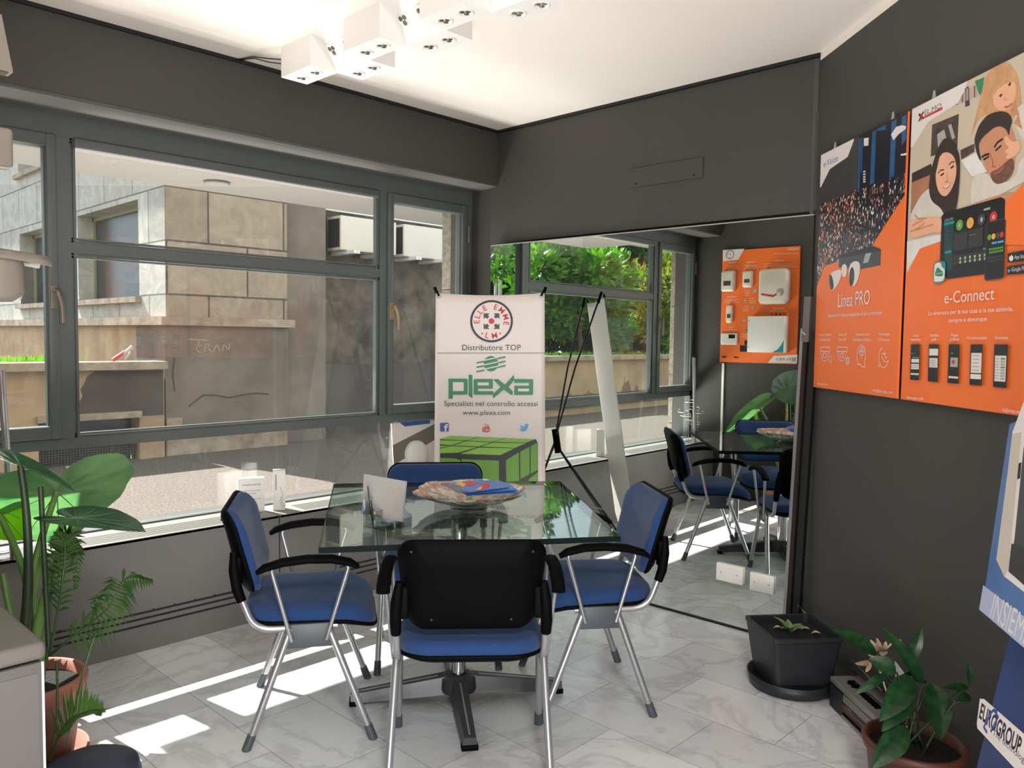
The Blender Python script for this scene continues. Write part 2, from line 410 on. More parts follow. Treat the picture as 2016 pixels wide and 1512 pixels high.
def tiles(name, bw, bh, off, c1, c2, cm, mort, vein=None, rough=.2, axes='XY', bump=0.0, scale_n=2.2, org=(0, 0, 0)):
    m = bpy.data.materials.new(name); m.use_nodes = True; nt = m.node_tree; b = nt.nodes['Principled BSDF']; L = nt.links.new
    tc = nt.nodes.new('ShaderNodeTexCoord'); mp = nt.nodes.new('ShaderNodeMapping'); L(tc.outputs['Object'], mp.inputs[0])
    mp.inputs['Rotation'].default_value = {'XY': (0, 0, 0), 'XZ': (R(-90), 0, 0), 'YZ': (0, 0, 0)}[axes]; mp.inputs['Location'].default_value = org
    vec = mp.outputs[0]
    if axes != 'XY':
        sp = nt.nodes.new('ShaderNodeSeparateXYZ'); cb = nt.nodes.new('ShaderNodeCombineXYZ'); L(tc.outputs['Object'], sp.inputs[0])
        L(sp.outputs['X' if axes == 'XZ' else 'Y'], cb.inputs['X']); L(sp.outputs['Z'], cb.inputs['Y']); vec = cb.outputs[0]
    br = nt.nodes.new('ShaderNodeTexBrick'); L(vec, br.inputs['Vector']); br.offset = off; br.inputs['Scale'].default_value = 1
    br.inputs['Brick Width'].default_value = bw; br.inputs['Row Height'].default_value = bh; br.inputs['Mortar Size'].default_value = mort; br.inputs['Mortar Smooth'].default_value = .1
    br.inputs['Color1'].default_value = (*lin(c1), 1); br.inputs['Color2'].default_value = (*lin(c2), 1); br.inputs['Mortar'].default_value = (*lin(cm), 1); br.inputs['Bias'].default_value = -.15
    n = nt.nodes.new('ShaderNodeTexNoise'); n.inputs['Scale'].default_value = scale_n; n.inputs['Detail'].default_value = 9; n.inputs['Roughness'].default_value = .62; n.inputs['Distortion'].default_value = 1.1
    L(tc.outputs['Object'], n.inputs[0]); rp = nt.nodes.new('ShaderNodeValToRGB'); e = rp.color_ramp.elements
    if vein:
        e[0].position = .0; e[0].color = (1, 1, 1, 1); e[1].position = 1; e[1].color = (1, 1, 1, 1)
        for p, v in ((.44, 1.0), (.492, vein), (.508, vein * 1.03), (.55, .99)): q = e.new(p); q.color = (v, v, v * 1.01, 1)
    else:
        e[0].position = .3; e[0].color = (.72, .72, .72, 1); e[1].position = .7; e[1].color = (1.1, 1.1, 1.1, 1)
    L(n.outputs['Fac'], rp.inputs[0]); mx = nt.nodes.new('ShaderNodeMix'); mx.data_type = 'RGBA'; mx.blend_type = 'MULTIPLY'; mx.inputs[0].default_value = 1
    L(br.outputs['Color'], mx.inputs[6]); L(rp.outputs[0], mx.inputs[7]); L(mx.outputs[2], b.inputs['Base Color']); b.inputs['Roughness'].default_value = rough
    if bump:
        bp = nt.nodes.new('ShaderNodeBump'); bp.inputs['Strength'].default_value = bump; bp.inputs['Distance'].default_value = .02; L(n.outputs['Fac'], bp.inputs['Height']); L(bp.outputs[0], b.inputs['Normal'])
    MATS[name] = m; return m
tiles('marble', .47, .315, .5, (220, 221, 222), (198, 200, 202), (160, 158, 154), .0016, vein=.82, rough=.2, axes='XY')
MATS['marble'].node_tree.nodes['Mapping'].inputs['Rotation'].default_value = (0, 0, R(90))
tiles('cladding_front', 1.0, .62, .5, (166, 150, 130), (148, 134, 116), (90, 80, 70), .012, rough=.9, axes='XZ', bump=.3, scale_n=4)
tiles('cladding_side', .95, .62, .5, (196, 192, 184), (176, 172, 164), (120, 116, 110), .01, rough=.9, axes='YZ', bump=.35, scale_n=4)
# night city print: specks of lit windows
def citymat(name, warm, cold, base):
    m = bpy.data.materials.new(name); m.use_nodes = True; nt = m.node_tree; b = nt.nodes['Principled BSDF']; L = nt.links.new
    tc = nt.nodes.new('ShaderNodeTexCoord'); mp = nt.nodes.new('ShaderNodeMapping'); mp.inputs['Scale'].default_value = (1, 1, .5); L(tc.outputs['Object'], mp.inputs[0])
    v = nt.nodes.new('ShaderNodeTexVoronoi'); v.inputs['Scale'].default_value = 190; L(mp.outputs[0], v.inputs['Vector'])
    r = nt.nodes.new('ShaderNodeValToRGB'); r.color_ramp.interpolation = 'CONSTANT'; e = r.color_ramp.elements; e[0].color = (*lin(base), 1); e[1].position = .56; e[1].color = (*lin(warm), 1)
    q = e.new(.68); q.color = (*lin(base), 1); q = e.new(.74); q.color = (*lin(cold), 1); q = e.new(.80); q.color = (*lin((70, 60, 62)), 1); q = e.new(.9); q.color = (*lin(base), 1)
    sp = nt.nodes.new('ShaderNodeSeparateColor'); L(v.outputs['Color'], sp.inputs[0]); L(sp.outputs[0], r.inputs[0]); L(r.outputs[0], b.inputs['Base Color']); b.inputs['Roughness'].default_value = .35; MATS[name] = m
citymat('city_warm', (214, 128, 92), (226, 214, 200), (44, 34, 36))
citymat('city_cold', (170, 110, 92), (220, 222, 224), (18, 24, 34))

# ---------------------------------------------------------------- the room
CE = 2.675
DR = Vector((0.6747, 0.7381, 0)); NR = Vector((-0.7381, 0.6747, 0)); P0 = Vector((0, -2.018, 0))   # right wall: direction and normal into the room
def rw(t, h, off=0): return P0 - DR * t + NR * off + Vector((0, 0, h))                           # t metres from the corner towards the camera
room = [(.02, .45), (.02, -2.03), tuple(rw(4.53, 0)[:2]), (-6.25, -5.36), (-6.25, -.98), (-3.05, -.98), (-3.05, .45)]
struct('floor', MB().slab(room, -.12, 0), 'marble')
struct('ceiling', MB().slab([(-.0 + .25, .6), (.25, -2.1), tuple(rw(4.7, 0, -.2)[:2]), (-6.4, -5.5), (-6.4, .6)], CE, CE + .2), 'ceiling_white')
struct('wall_mirror_side', MB().box(.02, .22, -2.06, .45, -.1, CE), 'wall_grey')
k = MB(); a, b = rw(-.2, 0), rw(4.55, 0); c, d = rw(4.55, 0, -.2), rw(-.2, 0, -.2)
k.slab([a[:2], b[:2], c[:2], d[:2]], -.1, 2.642); struct('wall_right', k, 'wall_grey')
k = MB(); k.slab([rw(-.02, 0, .0)[:2], rw(4.5, 0)[:2], rw(4.5, 0, -.2)[:2], rw(-.2, 0, -.2)[:2]], 2.642, CE); struct('trim_1', k, 'ceiling_white')
struct('trim_2', MB().box(-.012, .02, -2.02, 0, CE - .016, CE).box(-3.05, 0, -.012, .0, CE - .016, CE), 'dark')
struct('wall_left', MB().box(-3.25, -3.05, -.98, .45, -.1, CE), 'wall_grey')
struct('wall_rear_left', MB().box(-6.25, -3.25, -.98, -.8, -.1, CE), 'wall_grey')
struct('wall_back', MB().box(-6.45, -6.25, -5.5, -.8, -.1, CE), 'wall_grey')
struct('wall_rear_right', MB().box(-6.25, -2.9, -5.55, -5.36, -.1, CE), 'wall_grey')
# beam above the window, its pale underside, the window head
struct('wall_window_beam', MB().box(-3.05, 0, 0, .45, 2.343, CE), 'wall_grey')
struct('trim_3', MB().box(-3.05, .02, .002, .25, 2.334, 2.3425), mat('soffit_grey', (104, 101, 97), .5))
struct('trim_4', MB().box(-3.05, .02, -.006, .003, 2.336, 2.346), 'head_grey')
struct('wall_window_sill', MB().box(-3.05, .02, .25, .45, -.1, .498), 'wall_grey')
# wall cladding panel over the mirror, flush access cover
struct('trim_5', MB().box(-.002, .0195, -2.03, .058, 1.985, CE - .016, .003), 'wall_grey')
o = MB().box(-.010, -.0025, -1.447, -1.003, 2.206, 2.307, .003).build('access_cover', 'wall_grey'); tag(o, 'flat grey cover plate painted into the wall above the mirror', 'cover plate')
for i, y in enumerate((-1.40, -1.05)):
    MB().lathe([(0, 0), (.004, 0), (.004, .002)], 10).build('screw', 'dark', o).matrix_basis = Matrix.Translation((-.010, y, 2.222)) @ Matrix.Rotation(R(-90), 4, 'Y')
struct('trim_6', MB().box(-.004, .02, -2.012, -1.994, 1.9, CE - .02).box(-.006, .02, -2.018, -2.0, 2.42, 2.64), 'head_grey')

# ---------------------------------------------------------------- window
YF0, YF1 = .25, .31
k = MB()
k.box(-3.05, .02, YF0 - .005, YF1, 2.236, 2.336)                       # head
k.box(-3.05, .0, YF0, YF1, .892, .938)                                 # rail
k.box(-2.408, -2.352, YF0 - .004, YF1, .938, 2.236).box(-.708, -.66, YF0 - .004, YF1, .938, 2.236)   # mullions
k.box(-2.352, -.708, YF0, YF1, 1.745, 1.792)                           # transom
k.box(-.035, .02, YF0, YF1, .498, 2.336).box(-3.05, -3.02, YF0, YF1, .498, 2.336)
k.box(-3.05, .0, YF0 + .01, YF1, .496, .512)
wf = struct('window_1', k, 'frame_grey')
k = MB()   # inner beads and the round head mould
for x0, x1, z0, z1 in ((-2.352, -.708, .938, 1.745), (-2.352, -.708, 1.792, 2.236)):
    for s_ in (0, .012):
        k.box(x0 + s_, x0 + s_ + .011, YF0 - .002 - s_ * .4 + .008, YF0 + .03, z0, z1).box(x1 - s_ - .011, x1 - s_, YF0 + .006 - s_ * .4, YF0 + .03, z0, z1)
        k.box(x0, x1, YF0 + .006, YF0 + .03, z0 + s_, z0 + s_ + .008).box(x0, x1, YF0 + .006, YF0 + .03, z1 - s_ - .008, z1 - s_)
k.box(-2.34, -.72, YF0 - .022, YF0, 2.195, 2.24, .01)
k.build('glazing_bead', 'frame_grey', wf)
MB().box(-2.34, -.72, .276, .280, .95, 1.735).build('pane', 'pane_glass', wf)
MB().box(-2.34, -.72, .276, .280, 1.80, 2.19).build('pane', 'pane_glass', wf)
MB().box(-3.02, -.035, .276, .280, .512, .892).build('pane', 'pane_glass', wf)
for x0, x1, hx, nm in ((-3.02, -2.41, -2.43, 'window_2'), (-.658, -.036, -.636, 'window_3')):
    k = MB(); z0, z1 = .94, 2.238; w = .05
    k.box(x0, x0 + w - .01, YF0 - .022, YF1 - .01, z0, z1, .006).box(x1 - w + .01, x1, YF0 - .022, YF1 - .01, z0, z1, .006).box(x0 + w - .013, x1 - w + .013, YF0 - .0205, YF1 - .012, z0 + .001, z0 + w + .005, .005).box(x0 + w - .013, x1 - w + .013, YF0 - .0205, YF1 - .012, z1 - w - .006, z1 - .001, .005)
    k.box(x0 + .038, x0 + .046, YF0, YF0 + .03, z0 + .05, z1 - .05).box(x1 - .046, x1 - .038, YF0, YF0 + .03, z0 + .05, z1 - .05)
    cs = struct(nm, k, 'frame_grey')
    MB().box(x0 + .03, x1 - .03, .276, .280, z0 + .04, z1 - .04).build('pane', 'pane_glass', cs)
    k = MB().box(hx - .014, hx + .014, YF0 - .028, YF0 - .02, 1.50, 1.60, .003)
    k.tube(fillet([(hx, YF0 - .02, 1.575), (hx, YF0 - .06, 1.58), (hx + .018, YF0 - .066, 1.52), (hx + .02, YF0 - .064, 1.44)], .03), [.009] * 4 + [.011] * 40 if 0 else .010, 8)
    k.build('handle', 'handle_grey' if nm == 'window_2' else 'handle_tan', cs)
    for hz in (1.15, 2.0):
        MB().tube([((x1 if nm == 'window_3' else x0) + .004, YF0 - .03, hz), ((x1 if nm == 'window_3' else x0) + .004, YF0 - .03, hz + .11)], .009, 10).build('hinge', 'frame_grey', cs)

# ---------------------------------------------------------------- fan coil covers under the window
def cover(x0, x1, label, slots, vents=None):
    t = thing('radiator_cover', label, 'radiator cover', ((x0 + x1) / 2, .125, 0), 0, 'radiator covers under the window')
    cx = (x0 + x1) / 2; X0, X1 = x0 - cx + .002, x1 - cx - .002
    MB().box(X0, X1, -.125, -.107, 0, .503).box(X0, X0 + .02, -.107, .122, 0, .49).box(X1 - .02, X1, -.107, .122, 0, .49).build('front_panel', 'cover_grey', t)
    MB().box(X0, X1, -.125, .124, .4905, .5055, .002).build('top_panel', 'cover_top', t)
    g = MB()
    for i in range(7):
        y = -.095 + i * .021; g.box(slots[0] - cx, slots[1] - cx, y, y + .007, .5057, .5063)
    g.build('top_grille', 'dark', t)
    if vents:
        g = MB()
        for z in (.113, .142, .168): g.box(vents[0] - cx, vents[1] - cx, -.1262, -.1252, z, z + .009)
        g.build('bottom_grille', 'dark', t)
        g = MB()
        for i in range(9):
            x = vents[0] + (vents[1] - vents[0]) * (i + .5) / 9 - cx; g.box(x, x + .006, -.1275, -.125, .175, .182)
        g.build('screw_row', 'dark', t)
cover(-3.03, -1.502, 'grey radiator cover with slotted top beside the tall potted plant', (-2.97, -1.72), (-2.55, -1.70))
cover(-1.498, -.02, 'grey radiator cover reaching into the mirror corner behind the table', (-1.34, -.30), (-1.15, -.45))
# ---------------------------------------------------------------- outside
struct('ground', MB().slab([(-60, .45), (14, .45), (14, 40), (-60, 40)], -.3, -.02), 'asphalt')
k = MB().box(-14, 4, .33, .75, CE + .2, 7); struct('wall_facade', k, 'facade')
struct('canopy', MB().box(-2.81, 4, .32, 1.29, 2.285, 2.46).box(-9, -2.81, .32, .8, 2.285, 2.46), 'canopy')
o = struct('trim_7', MB().lathe([(0, .0), (.07, 0), (.075, -.012), (.06, -.02), (.0, -.02)], 24, (-1.35, .95, 2.285)), 'canopy')
for x0, x1, lab, z0, yp in ((.03, .40, 'pale stone pillar outside the right end of the window', -.02, .55), (-3.55, -3.06, 'pale stone pillar outside the left end of the window', -.02, .50)):
    k = MB()
    zs = [z0, .62, 1.08, 1.72, 2.284]
    for a, b in zip(zs, zs[1:]): k.box(x0, x1, .33, yp, a + .002, b - .002, .004)
    tag(k.build('stone_pillar', 'stone_jamb'), lab, 'pillar', 'stone pillars of the window')
# building opposite
b = thing('building', 'stone clad building with dark windows across the courtyard', 'building', (.38, 5.8, 0))
OX, OY = .38, 5.8
def bb(k, x0, x1, y0, y1, z0, z1): return k.box(x0 - OX, x1 - OX, y0 - OY, y1 - OY, z0, z1)
bb(MB(), .38, 1.93, 5.78, 6.6, 1.6, 9).build('front_wall', 'cladding_front', b)
k = MB()
for y0, y1, z0, z1 in ((5.8, 6.57, 1.6, 9), (6.57, 8.73, 1.6, 1.85), (6.57, 8.73, 3.03, 9), (8.73, 10.05, 1.6, 9), (10.05, 11.5, 1.6, 1.85), (10.05, 11.5, 3.0, 3.95), (10.05, 11.5, 5.1, 9), (11.5, 20, 1.6, 9)):
    bb(k, .375, .64, y0 + (.01 if y0 < 5.9 else 0), y1, z0, z1)
k.build('side_wall', 'cladding_side', b)
for y0, y1, z0, z1 in ((6.57, 8.73, 1.85, 3.03), (10.05, 11.5, 1.85, 3.0), (10.05, 11.5, 3.95, 5.1)):
    q = MB(); bb(q, .60, .70, y0, y1, z0, z1); w = q.build('window', 'dark_window', b)
    q = MB(); bb(q, .57, .60, y0, y0 + .05, z0, z1); bb(q, .57, .60, y1 - .05, y1, z0, z1); bb(q, .57, .60, y0, y1, z1 - .06, z1); q.build('window_frame', mat('old_frame', (150, 150, 120), .6), w)
    q = MB(); bb(q, .30, .62, y0 - .06, y1 + .06, z0 - .07, z0); q.build('window_sill', 'ledge_stone', w)
bb(MB(), .28, 2.0, 5.70, 20, 1.50, 1.60).build('ledge', 'ledge_stone', b)
q = MB(); bb(q, .34, 1.93, 5.76, 6.6, -.05, 1.5); q.build('plinth', 'plaster', b)
q = MB(); bb(q, .36, .6, 5.96, 20, -.05, 1.5); q.build('side_plinth', 'plaster_pale', b)
bb(MB(), .0, 2.0, 5.4, 20, 5.3, 5.5).build('cornice', 'ledge_stone', b)
bb(MB(), 1.93, 2.6, 5.92, 6.6, -.05, 9).build('pilaster', 'plaster', b)
bb(MB(), 2.6, 12, 6.2, 6.8, -.05, 9).build('recess_wall', 'rough_stone', b)
q = MB(); bb(q, 2.6, 12, 6.12, 6.2, -.05, 1.0); q.build('recess_plinth', 'plaster_dark', b)
q = MB(); bb(q, .33, 1.9, 5.735, 5.76, -.05, .16); bb(q, .34, .52, 5.73, 5.76, -.05, .42); q.build('plinth_foot', 'ledge_stone', b)
# scratched lettering on the plinth
pm = panel_matrix(Vector((.38, 5.757, 0)), (1, 0, 0)); pp = Print(b, panel_px(pm))
tx = pp.strokes([[(392, 672), (386, 690), (396, 694)], [(386, 682), (396, 680)], [(402, 692), (406, 676), (414, 680), (408, 684), (416, 692)], [(420, 692), (427, 677), (433, 692)], [(438, 691), (440, 676), (450, 690), (452, 676)], [(372, 668), (410, 670)]], .012, mat('chalk', (160, 148, 134), .9), 'scratched_letters')
tx.matrix_local = Matrix.Translation((0, -.043, 0))
cr = pp.strokes([[(400, 778), (425, 778), (450, 783), (480, 777), (505, 774), (528, 776)], [(400, 778), (372, 800)], [(343, 705), (340, 740), (344, 770)]], .016, mat('crack', (74, 66, 58), .9), 'crack')
cr.matrix_local = Matrix.Translation((0, -.043, 0))
# planter with basement grating
p = thing('planter', 'long raised planter with stained cream wall and stone ledge', 'planter', (-8, 5.8, 0))
def pb(k, x0, x1, y0, y1, z0, z1): return k.box(x0 + 8, x1 + 8, y0 - 5.8, y1 - 5.8, z0, z1)
q = MB(); pb(q, -30, -1.0, 5.70, 5.95, -.05, 1.0); pb(q, -1.0, .02, 5.70, 5.95, .46, 1.0); pb(q, .02, .30, 5.70, 5.95, -.05, 1.0); q.build('front_wall', 'plaster_cream', p)
q = MB(); pb(q, -30, .31, 5.60, 5.98, 1.0, 1.085); q.build('ledge', 'ledge_stone', p)
q = MB(); pb(q, -30, .33, 5.98, 7.6, .6, 1.03); q.build('soil_bed', 'soil', p)
q = MB(); q.prism([(8 - .66, .47), (8 - .62, .56), (8 - .60, .66), (8 - .57, .72), (8 - .59, .79), (8 - .55, .86), (8 - .52, .93), (8 - .44, .985), (8 + .29, .985), (8 + .29, .47)], -.104, -.0995); q.build('damp_stain', 'plaster_dark', p)
q = MB()
for x in (-8.3, -8.9, -9.4, -10.2, -10.6, -11.2, -11.9, -12.6, -13.6): w = random.uniform(.12, .26); h = random.uniform(.35, .8); q.prism([(x + 8 - w + 2 * w * u_, .12 + (h - .12) * max(0, math.sin(math.pi * u_)) ** .7 * random.uniform(.6, 1.0)) for u_ in [0] + sorted(random.uniform(.05, .95) for _ in range(9)) + [1]], -.104, -.0995)
q.build('damp_stain', mat('plaster_stain', (134, 116, 96), .9, rgb2=(112, 98, 84), scale=5), p)
q = MB(); pb(q, -30, -1.9, 5.66, 5.70, .12, .34); q.build('wall_foot', 'plaster_dark', p)
q = MB(); q.lathe([(0, 0), (.03, 0)], 14); h = q.build('drain_hole', 'dark', p); h.matrix_basis = Matrix.Translation((7.3, -.106, .72)) @ Matrix.Rotation(R(90), 4, 'X')
q = MB(); pb(q, -.98, .0, 5.90, 5.94, -.02, .46); gr = q.build('basement_window', 'dark_window', p)
q = MB()
for i in range(34): x = -.97 + i * .0295; pb(q, x, x + .006, 5.78, 5.79, -.02, .20)
for i in range(8): z = -.01 + i * .027; pb(q, -.98, .0, 5.78, 5.79, z, z + .006)
q.build('wire_grating', mat('grating', (96, 90, 84), .6), gr)
q = MB(); pb(q, -1.02, .03, 5.64, 5.72, .46, .53); q.build('lintel', 'ledge_stone', p)
q = MB(); rr = random.Random(3)
for i in range(2600):
    x = rr.uniform(-14, -.35) if i > 500 else rr.uniform(-1.6, -.55); y = rr.uniform(6.0, 6.6 if i <= 500 else 7.5); h = rr.uniform(.05, .13); a = rr.uniform(0, 6.3); dx, dy = math.cos(a) * .018, math.sin(a) * .018
    q.add([(x - dx, y - dy, 1.03), (x + dx, y + dy, 1.03), (x + rr.uniform(-.04, .04), y, 1.03 + h)], [(0, 1, 2)])
tag(q.build('grass', 'grass'), 'short green grass growing in the raised planter', 'grass', kind='stuff')
t = thing('broken_toy', 'small red and grey stick lying on the planter ledge', 'debris', (-.12, 5.75, 1.09))
MB().tube([(-.12, 0, .012), (.02, .02, .10)], .022, 8).build('red_half', 'print_red', t); MB().tube([(.0, .01, .07), (.10, .02, .16)], .024, 8).tube([(.0, -.03, .02), (.06, -.03, .10)], .014, 8).build('grey_half', 'print_lgrey', t)
o = MB().slab([(-.82, 5.42), (-.56, 5.47), (-.50, 5.58), (-.78, 5.60)], -.018, -.002).build('paper_scrap', 'dry'); tag(o, 'crumpled pale paper scrap on the asphalt by the basement grating', 'litter')
# air conditioners on the recess wall
for x0, x1, lab in ((2.77, 3.72, 'white outdoor air conditioner on wall brackets, left of the pair'), (3.86, 4.80, 'white outdoor air conditioner on wall brackets, right of the pair')):
    t = thing('air_conditioner', lab, 'air conditioner', ((x0 + x1) / 2, 5.98, 2.58), 0, 'outdoor air conditioners'); w = (x1 - x0) / 2
    MB().box(-w, w, -.17, .17, 0, .47, .012).build('casing', 'ac_white', t)
    MB().box(-w - .006, -w + .004, -.14, .14, .04, .43).build('side_grille', 'ac_dark', t)
    for x in (-w * .8, w * .25):
        MB().box(x, x + .05, -.34, .22, -.05, -.005).box(x + .06, x + .10, -.34, .22, -.05, -.005).build('bracket', 'post_white', t)
t = thing('wire_trellis', 'zigzag wire strung above the outdoor air conditioners', 'wire', (3.7, 6.05, 3.16))
MB().tube([(-1.1, 0, -.02), (1.3, 0, -.02)], .012, 6).build('rail', 'post_white', t)
q = MB(); q.tube([(-1.1 + i * .05, 0, -.0 + (.10 if i % 2 else 0)) for i in range(48)], .005, 5); q.build('zigzag_wire', 'dark', t)
# trees and shrubs past the planter
def tree(name, label, cat, c, rad, n, lm, ls, trunk=None, seed=1, group=None):
    rr = random.Random(seed); t = thing(name, label, cat, (c[0], c[1], 1.0 if cat == 'shrub' else 0), 0, group); z00 = 1.0 if cat == 'shrub' else 0
    cl = [Vector((rr.gauss(0, .42) * rad[0], rr.gauss(0, .42) * rad[1], c[2] - z00 + rr.gauss(0, .42) * rad[2])) for _ in range(26)]
    V = []; Fc = []
    for i in range(n):
        q = rr.choice(cl); d = Vector((rr.gauss(0, 1), rr.gauss(0, 1), rr.gauss(0, 1))).normalized(); p = q + Vector((d.x * rad[0], d.y * rad[1], d.z * rad[2])) * rr.uniform(.14, .34)
        a = (d + Vector((rr.gauss(0, .5), rr.gauss(0, .5), rr.gauss(.35, .4)))).normalized(); s = a.cross(Vector((rr.gauss(0, 1), rr.gauss(0, 1), rr.gauss(0, 1)))).normalized(); nn = a.cross(s)
        l = ls * rr.uniform(.7, 1.3); w = l * .24; o = len(V)
        V += [p, p + a * l * .45 + s * w + nn * l * .05, p + a * l, p + a * l * .45 - s * w + nn * l * .05]; Fc += [(o, o + 1, o + 2), (o, o + 2, o + 3)]
    MB().add(V, Fc).build('foliage', lm, t)
    q = MB()
    for (x, y, z0, x1, y1, z1, r) in (trunk or [(0, 0, 0, .1, 0, c[2] - z00, .07)]): q.tube([(x, y, z0), ((x + x1) / 2 + .08, (y + y1) / 2, (z0 + z1) / 2), (x1, y1, z1)], [r, r * .8, r * .5], 8)
    q.build('trunk', 'bark', t)
tree('shrub', 'large bright green evergreen shrub filling the mirror view of the planter', 'shrub', (-12.0, 8.2, 2.6), (2.3, .9, 1.5), 9000, 'tree_leaf', .22, None, 11)
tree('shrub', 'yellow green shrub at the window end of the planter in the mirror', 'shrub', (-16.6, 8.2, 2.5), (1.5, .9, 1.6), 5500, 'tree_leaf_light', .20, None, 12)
tree('shrub', 'low flowering plant with pale leaves on the planter in the mirror', 'shrub', (-14.2, 6.5, 1.25), (.9, .3, .2), 900, 'grass', .18, None, 13)
tree('tree', 'dark tree with several slanting trunks behind the street lamp', 'tree', (-13.6, 11.6, 3.6), (2.8, 1.0, 2.4), 7500, 'tree_leaf_dark', .28, [(-.2, 0, 0, -1.6, 0, 4.6, .16), (.1, 0, 0, .4, 0, 5, .15), (.5, 0, 0, 1.9, 0, 4.6, .13)], 14)
tree('tree', 'dense dark tree behind the bright shrub in the mirror', 'tree', (-20.0, 12.2, 3.8), (3.2, 1.1, 2.9), 7500, 'tree_leaf_dark', .30, [(0, 0, 0, .3, 0, 4, .2)], 15)
tree('tree', 'distant dark tree at the window end of the mirror view', 'tree', (-28.5, 13.5, 3.8), (3.6, 1.3, 3.0), 6000, 'tree_leaf_dark', .34, None, 17)
tree('hedge', 'dark hedge running low behind the trees in the mirror', 'hedge', (-21, 16.6, 2.6), (13, .8, 3.0), 9000, 'tree_leaf_dark', .6, None, 18)
tree('hedge', 'low dark hedge at the back of the raised planter in the mirror', 'hedge', (-16.5, 9.9, 1.5), (8, .35, .8), 6000, 'tree_leaf_dark', .24, None, 19)
t = thing('street_lamp', 'white street lamp post with short arm among the trees', 'street lamp', (-10.6, 9.6, -.02))
MB().tube([(0, 0, 0), (0, 0, 3.0)], .05, 10).tube([(.16, 0, 0), (.16, 0, 3.0)], .04, 10).build('post', 'post_white', t)
MB().tube([(0, 0, 2.85), (.62, 0, 2.85)], .025, 8).build('arm', 'post_white', t); MB().lathe([(0, 0), (.2, .03), (.16, .07), (0, .08)], 16, (.75, 0, 2.81)).build('lamp_head', 'post_white', t)
# ---------------------------------------------------------------- mirror and what is fixed to it
MX = panel_matrix(Vector((MIR_P[0], -1.1, 0)), (MIR_N[1], -MIR_N[0], 0))
mp_ = panel_px(MX)
t = thing('wall_mirror', 'huge frameless mirror standing on the floor under the dark wall panel', 'mirror', M=MX)
x0 = mp_(965, 600)[0]; x1 = mp_(1597, 600)[0]; z1 = 1.965
k = MB().add([(x0, 0, .012), (x1, 0, .012), (x1, 0, z1), (x0, 0, z1)], [(0, 1, 2, 3)]); k.build('mirror_glass', 'mirror', t)
k = MB().box(x0, x1, .0008, .008, .012, z1); k.build('mirror_backing', 'mirror_edge', t); MB().box(x0, x1, -.001, .010, z1, z1 + .005).build('top_edge', 'print_lgrey', t)
MB().box(x0, x1, -.004, .012, 0, .012).build('bottom_channel', 'dark', t)
for (a, b, lab) in (((1412, 1108), (1464, 1149), 'white blank socket plate on the mirror, left of the two'), ((1478, 1128), (1525, 1167), 'white blank socket plate on the mirror, nearer the black pot')):
    c0 = mp_((a[0] + b[0]) / 2, (a[1] + b[1]) / 2); w = abs(mp_(b[0], b[1])[0] - mp_(a[0], b[1])[0]) / 2
    s = thing('socket_plate', lab, 'socket plate', M=MX @ Matrix.Translation((c0[0], -.001, c0[1])), group='socket plates on the mirror')
    MB().box(-w, w, -.014, 0, -.043, .043, .004).build('plate', 'white_plastic', s)
    for sx in (-.6, .6):
        q = MB().lathe([(0, 0), (.004, 0), (.004, -.001)], 10).build('screw', 'print_lgrey', s); q.matrix_basis = Matrix.Translation((w * sx, -.0145, 0)) @ Matrix.Rotation(R(90), 4, 'X')
# metal profile leaning in the corner
t = thing('leaning_rail', 'tall metal sliding rail leaning upright in the corner beside the mirror', 'rail', (-.072, -1.972, 0))
d0 = Vector((0, 0, 0)); tp = Vector((.0, -.045, 1.50))
def bar(k, x0, x1, y0, y1, za, zb):
    f0, f1 = za / 1.5, zb / 1.5
    k.hexa([(x, y + tp.y * f0, za) for x, y in ((x0, y0), (x1, y0), (x1, y1), (x0, y1))], [(x, y + tp.y * f1, zb) for x, y in ((x0, y0), (x1, y0), (x1, y1), (x0, y1))]); return k
bar(MB(), -.008, .022, -.022, -.004, 0, 1.50).build('channel', 'brown_metal', t)
bar(MB(), -.010, .012, -.004, .010, 0, 1.46).build('bright_edge', 'silver_tube', t)
bar(MB(), -.014, .024, -.03, .0, 1.40, 1.60).build('end_bracket', mat('bracket_grey', (120, 116, 110), .4, metal=.5), t)
MB().tube(fillet([(-.012, -.05, 1.44), (-.04, -.05, 1.45), (-.045, -.075, 1.43)], .01), .004, 8).build('hook', 'silver_tube', t)
k = MB(); bar(k, .0, .03, -.06, -.03, 0, 1.45).build('rear_channel', 'dark', t)

# ---------------------------------------------------------------- glass table
TU, TV = Vector((.805, -.593, 0)), Vector((.593, .805, 0)); TC = Vector((-1.482, -1.308, 0))
t = thing('glass_table', 'square green tinted glass table on a four armed steel pedestal', 'table', (TC.x, TC.y, 0), math.atan2(TU.y, TU.x))
cs = [onz(*q, .75) - TC for q in ((627, 1078), (1222, 1055), (1102, 947), (657, 952))]
pl = [(c.dot(TU), c.dot(TV)) for c in cs]
k = MB().slab(pl, .731, .75); top = k.build('tabletop', 'table_glass', t); top.data.materials.append(MATS['glass_edge'])
for i, pg in enumerate(top.data.polygons):
    if i > 1: pg.material_index = 1
k = MB().box(-.16, .16, -.02, .02, .708, .723).box(-.02, .02, -.16, .16, .708, .723)
for a in range(4): k.lathe([(0, 0), (.03, 0), (.03, .008), (0, .008)], 16, (.15 * math.cos(a * math.pi / 2), .15 * math.sin(a * math.pi / 2), .7225))
k.build('top_support', 'dark_steel', t)
MB().lathe([(.032, .07), (.032, .709)], 28, (-.0, -.0, 0)).build('column', 'chrome', t)
MB().lathe([(.07, .035), (.075, .05), (.07, .088), (.05, .10), (.034, .10)], 24).build('hub', 'dark_steel', t)
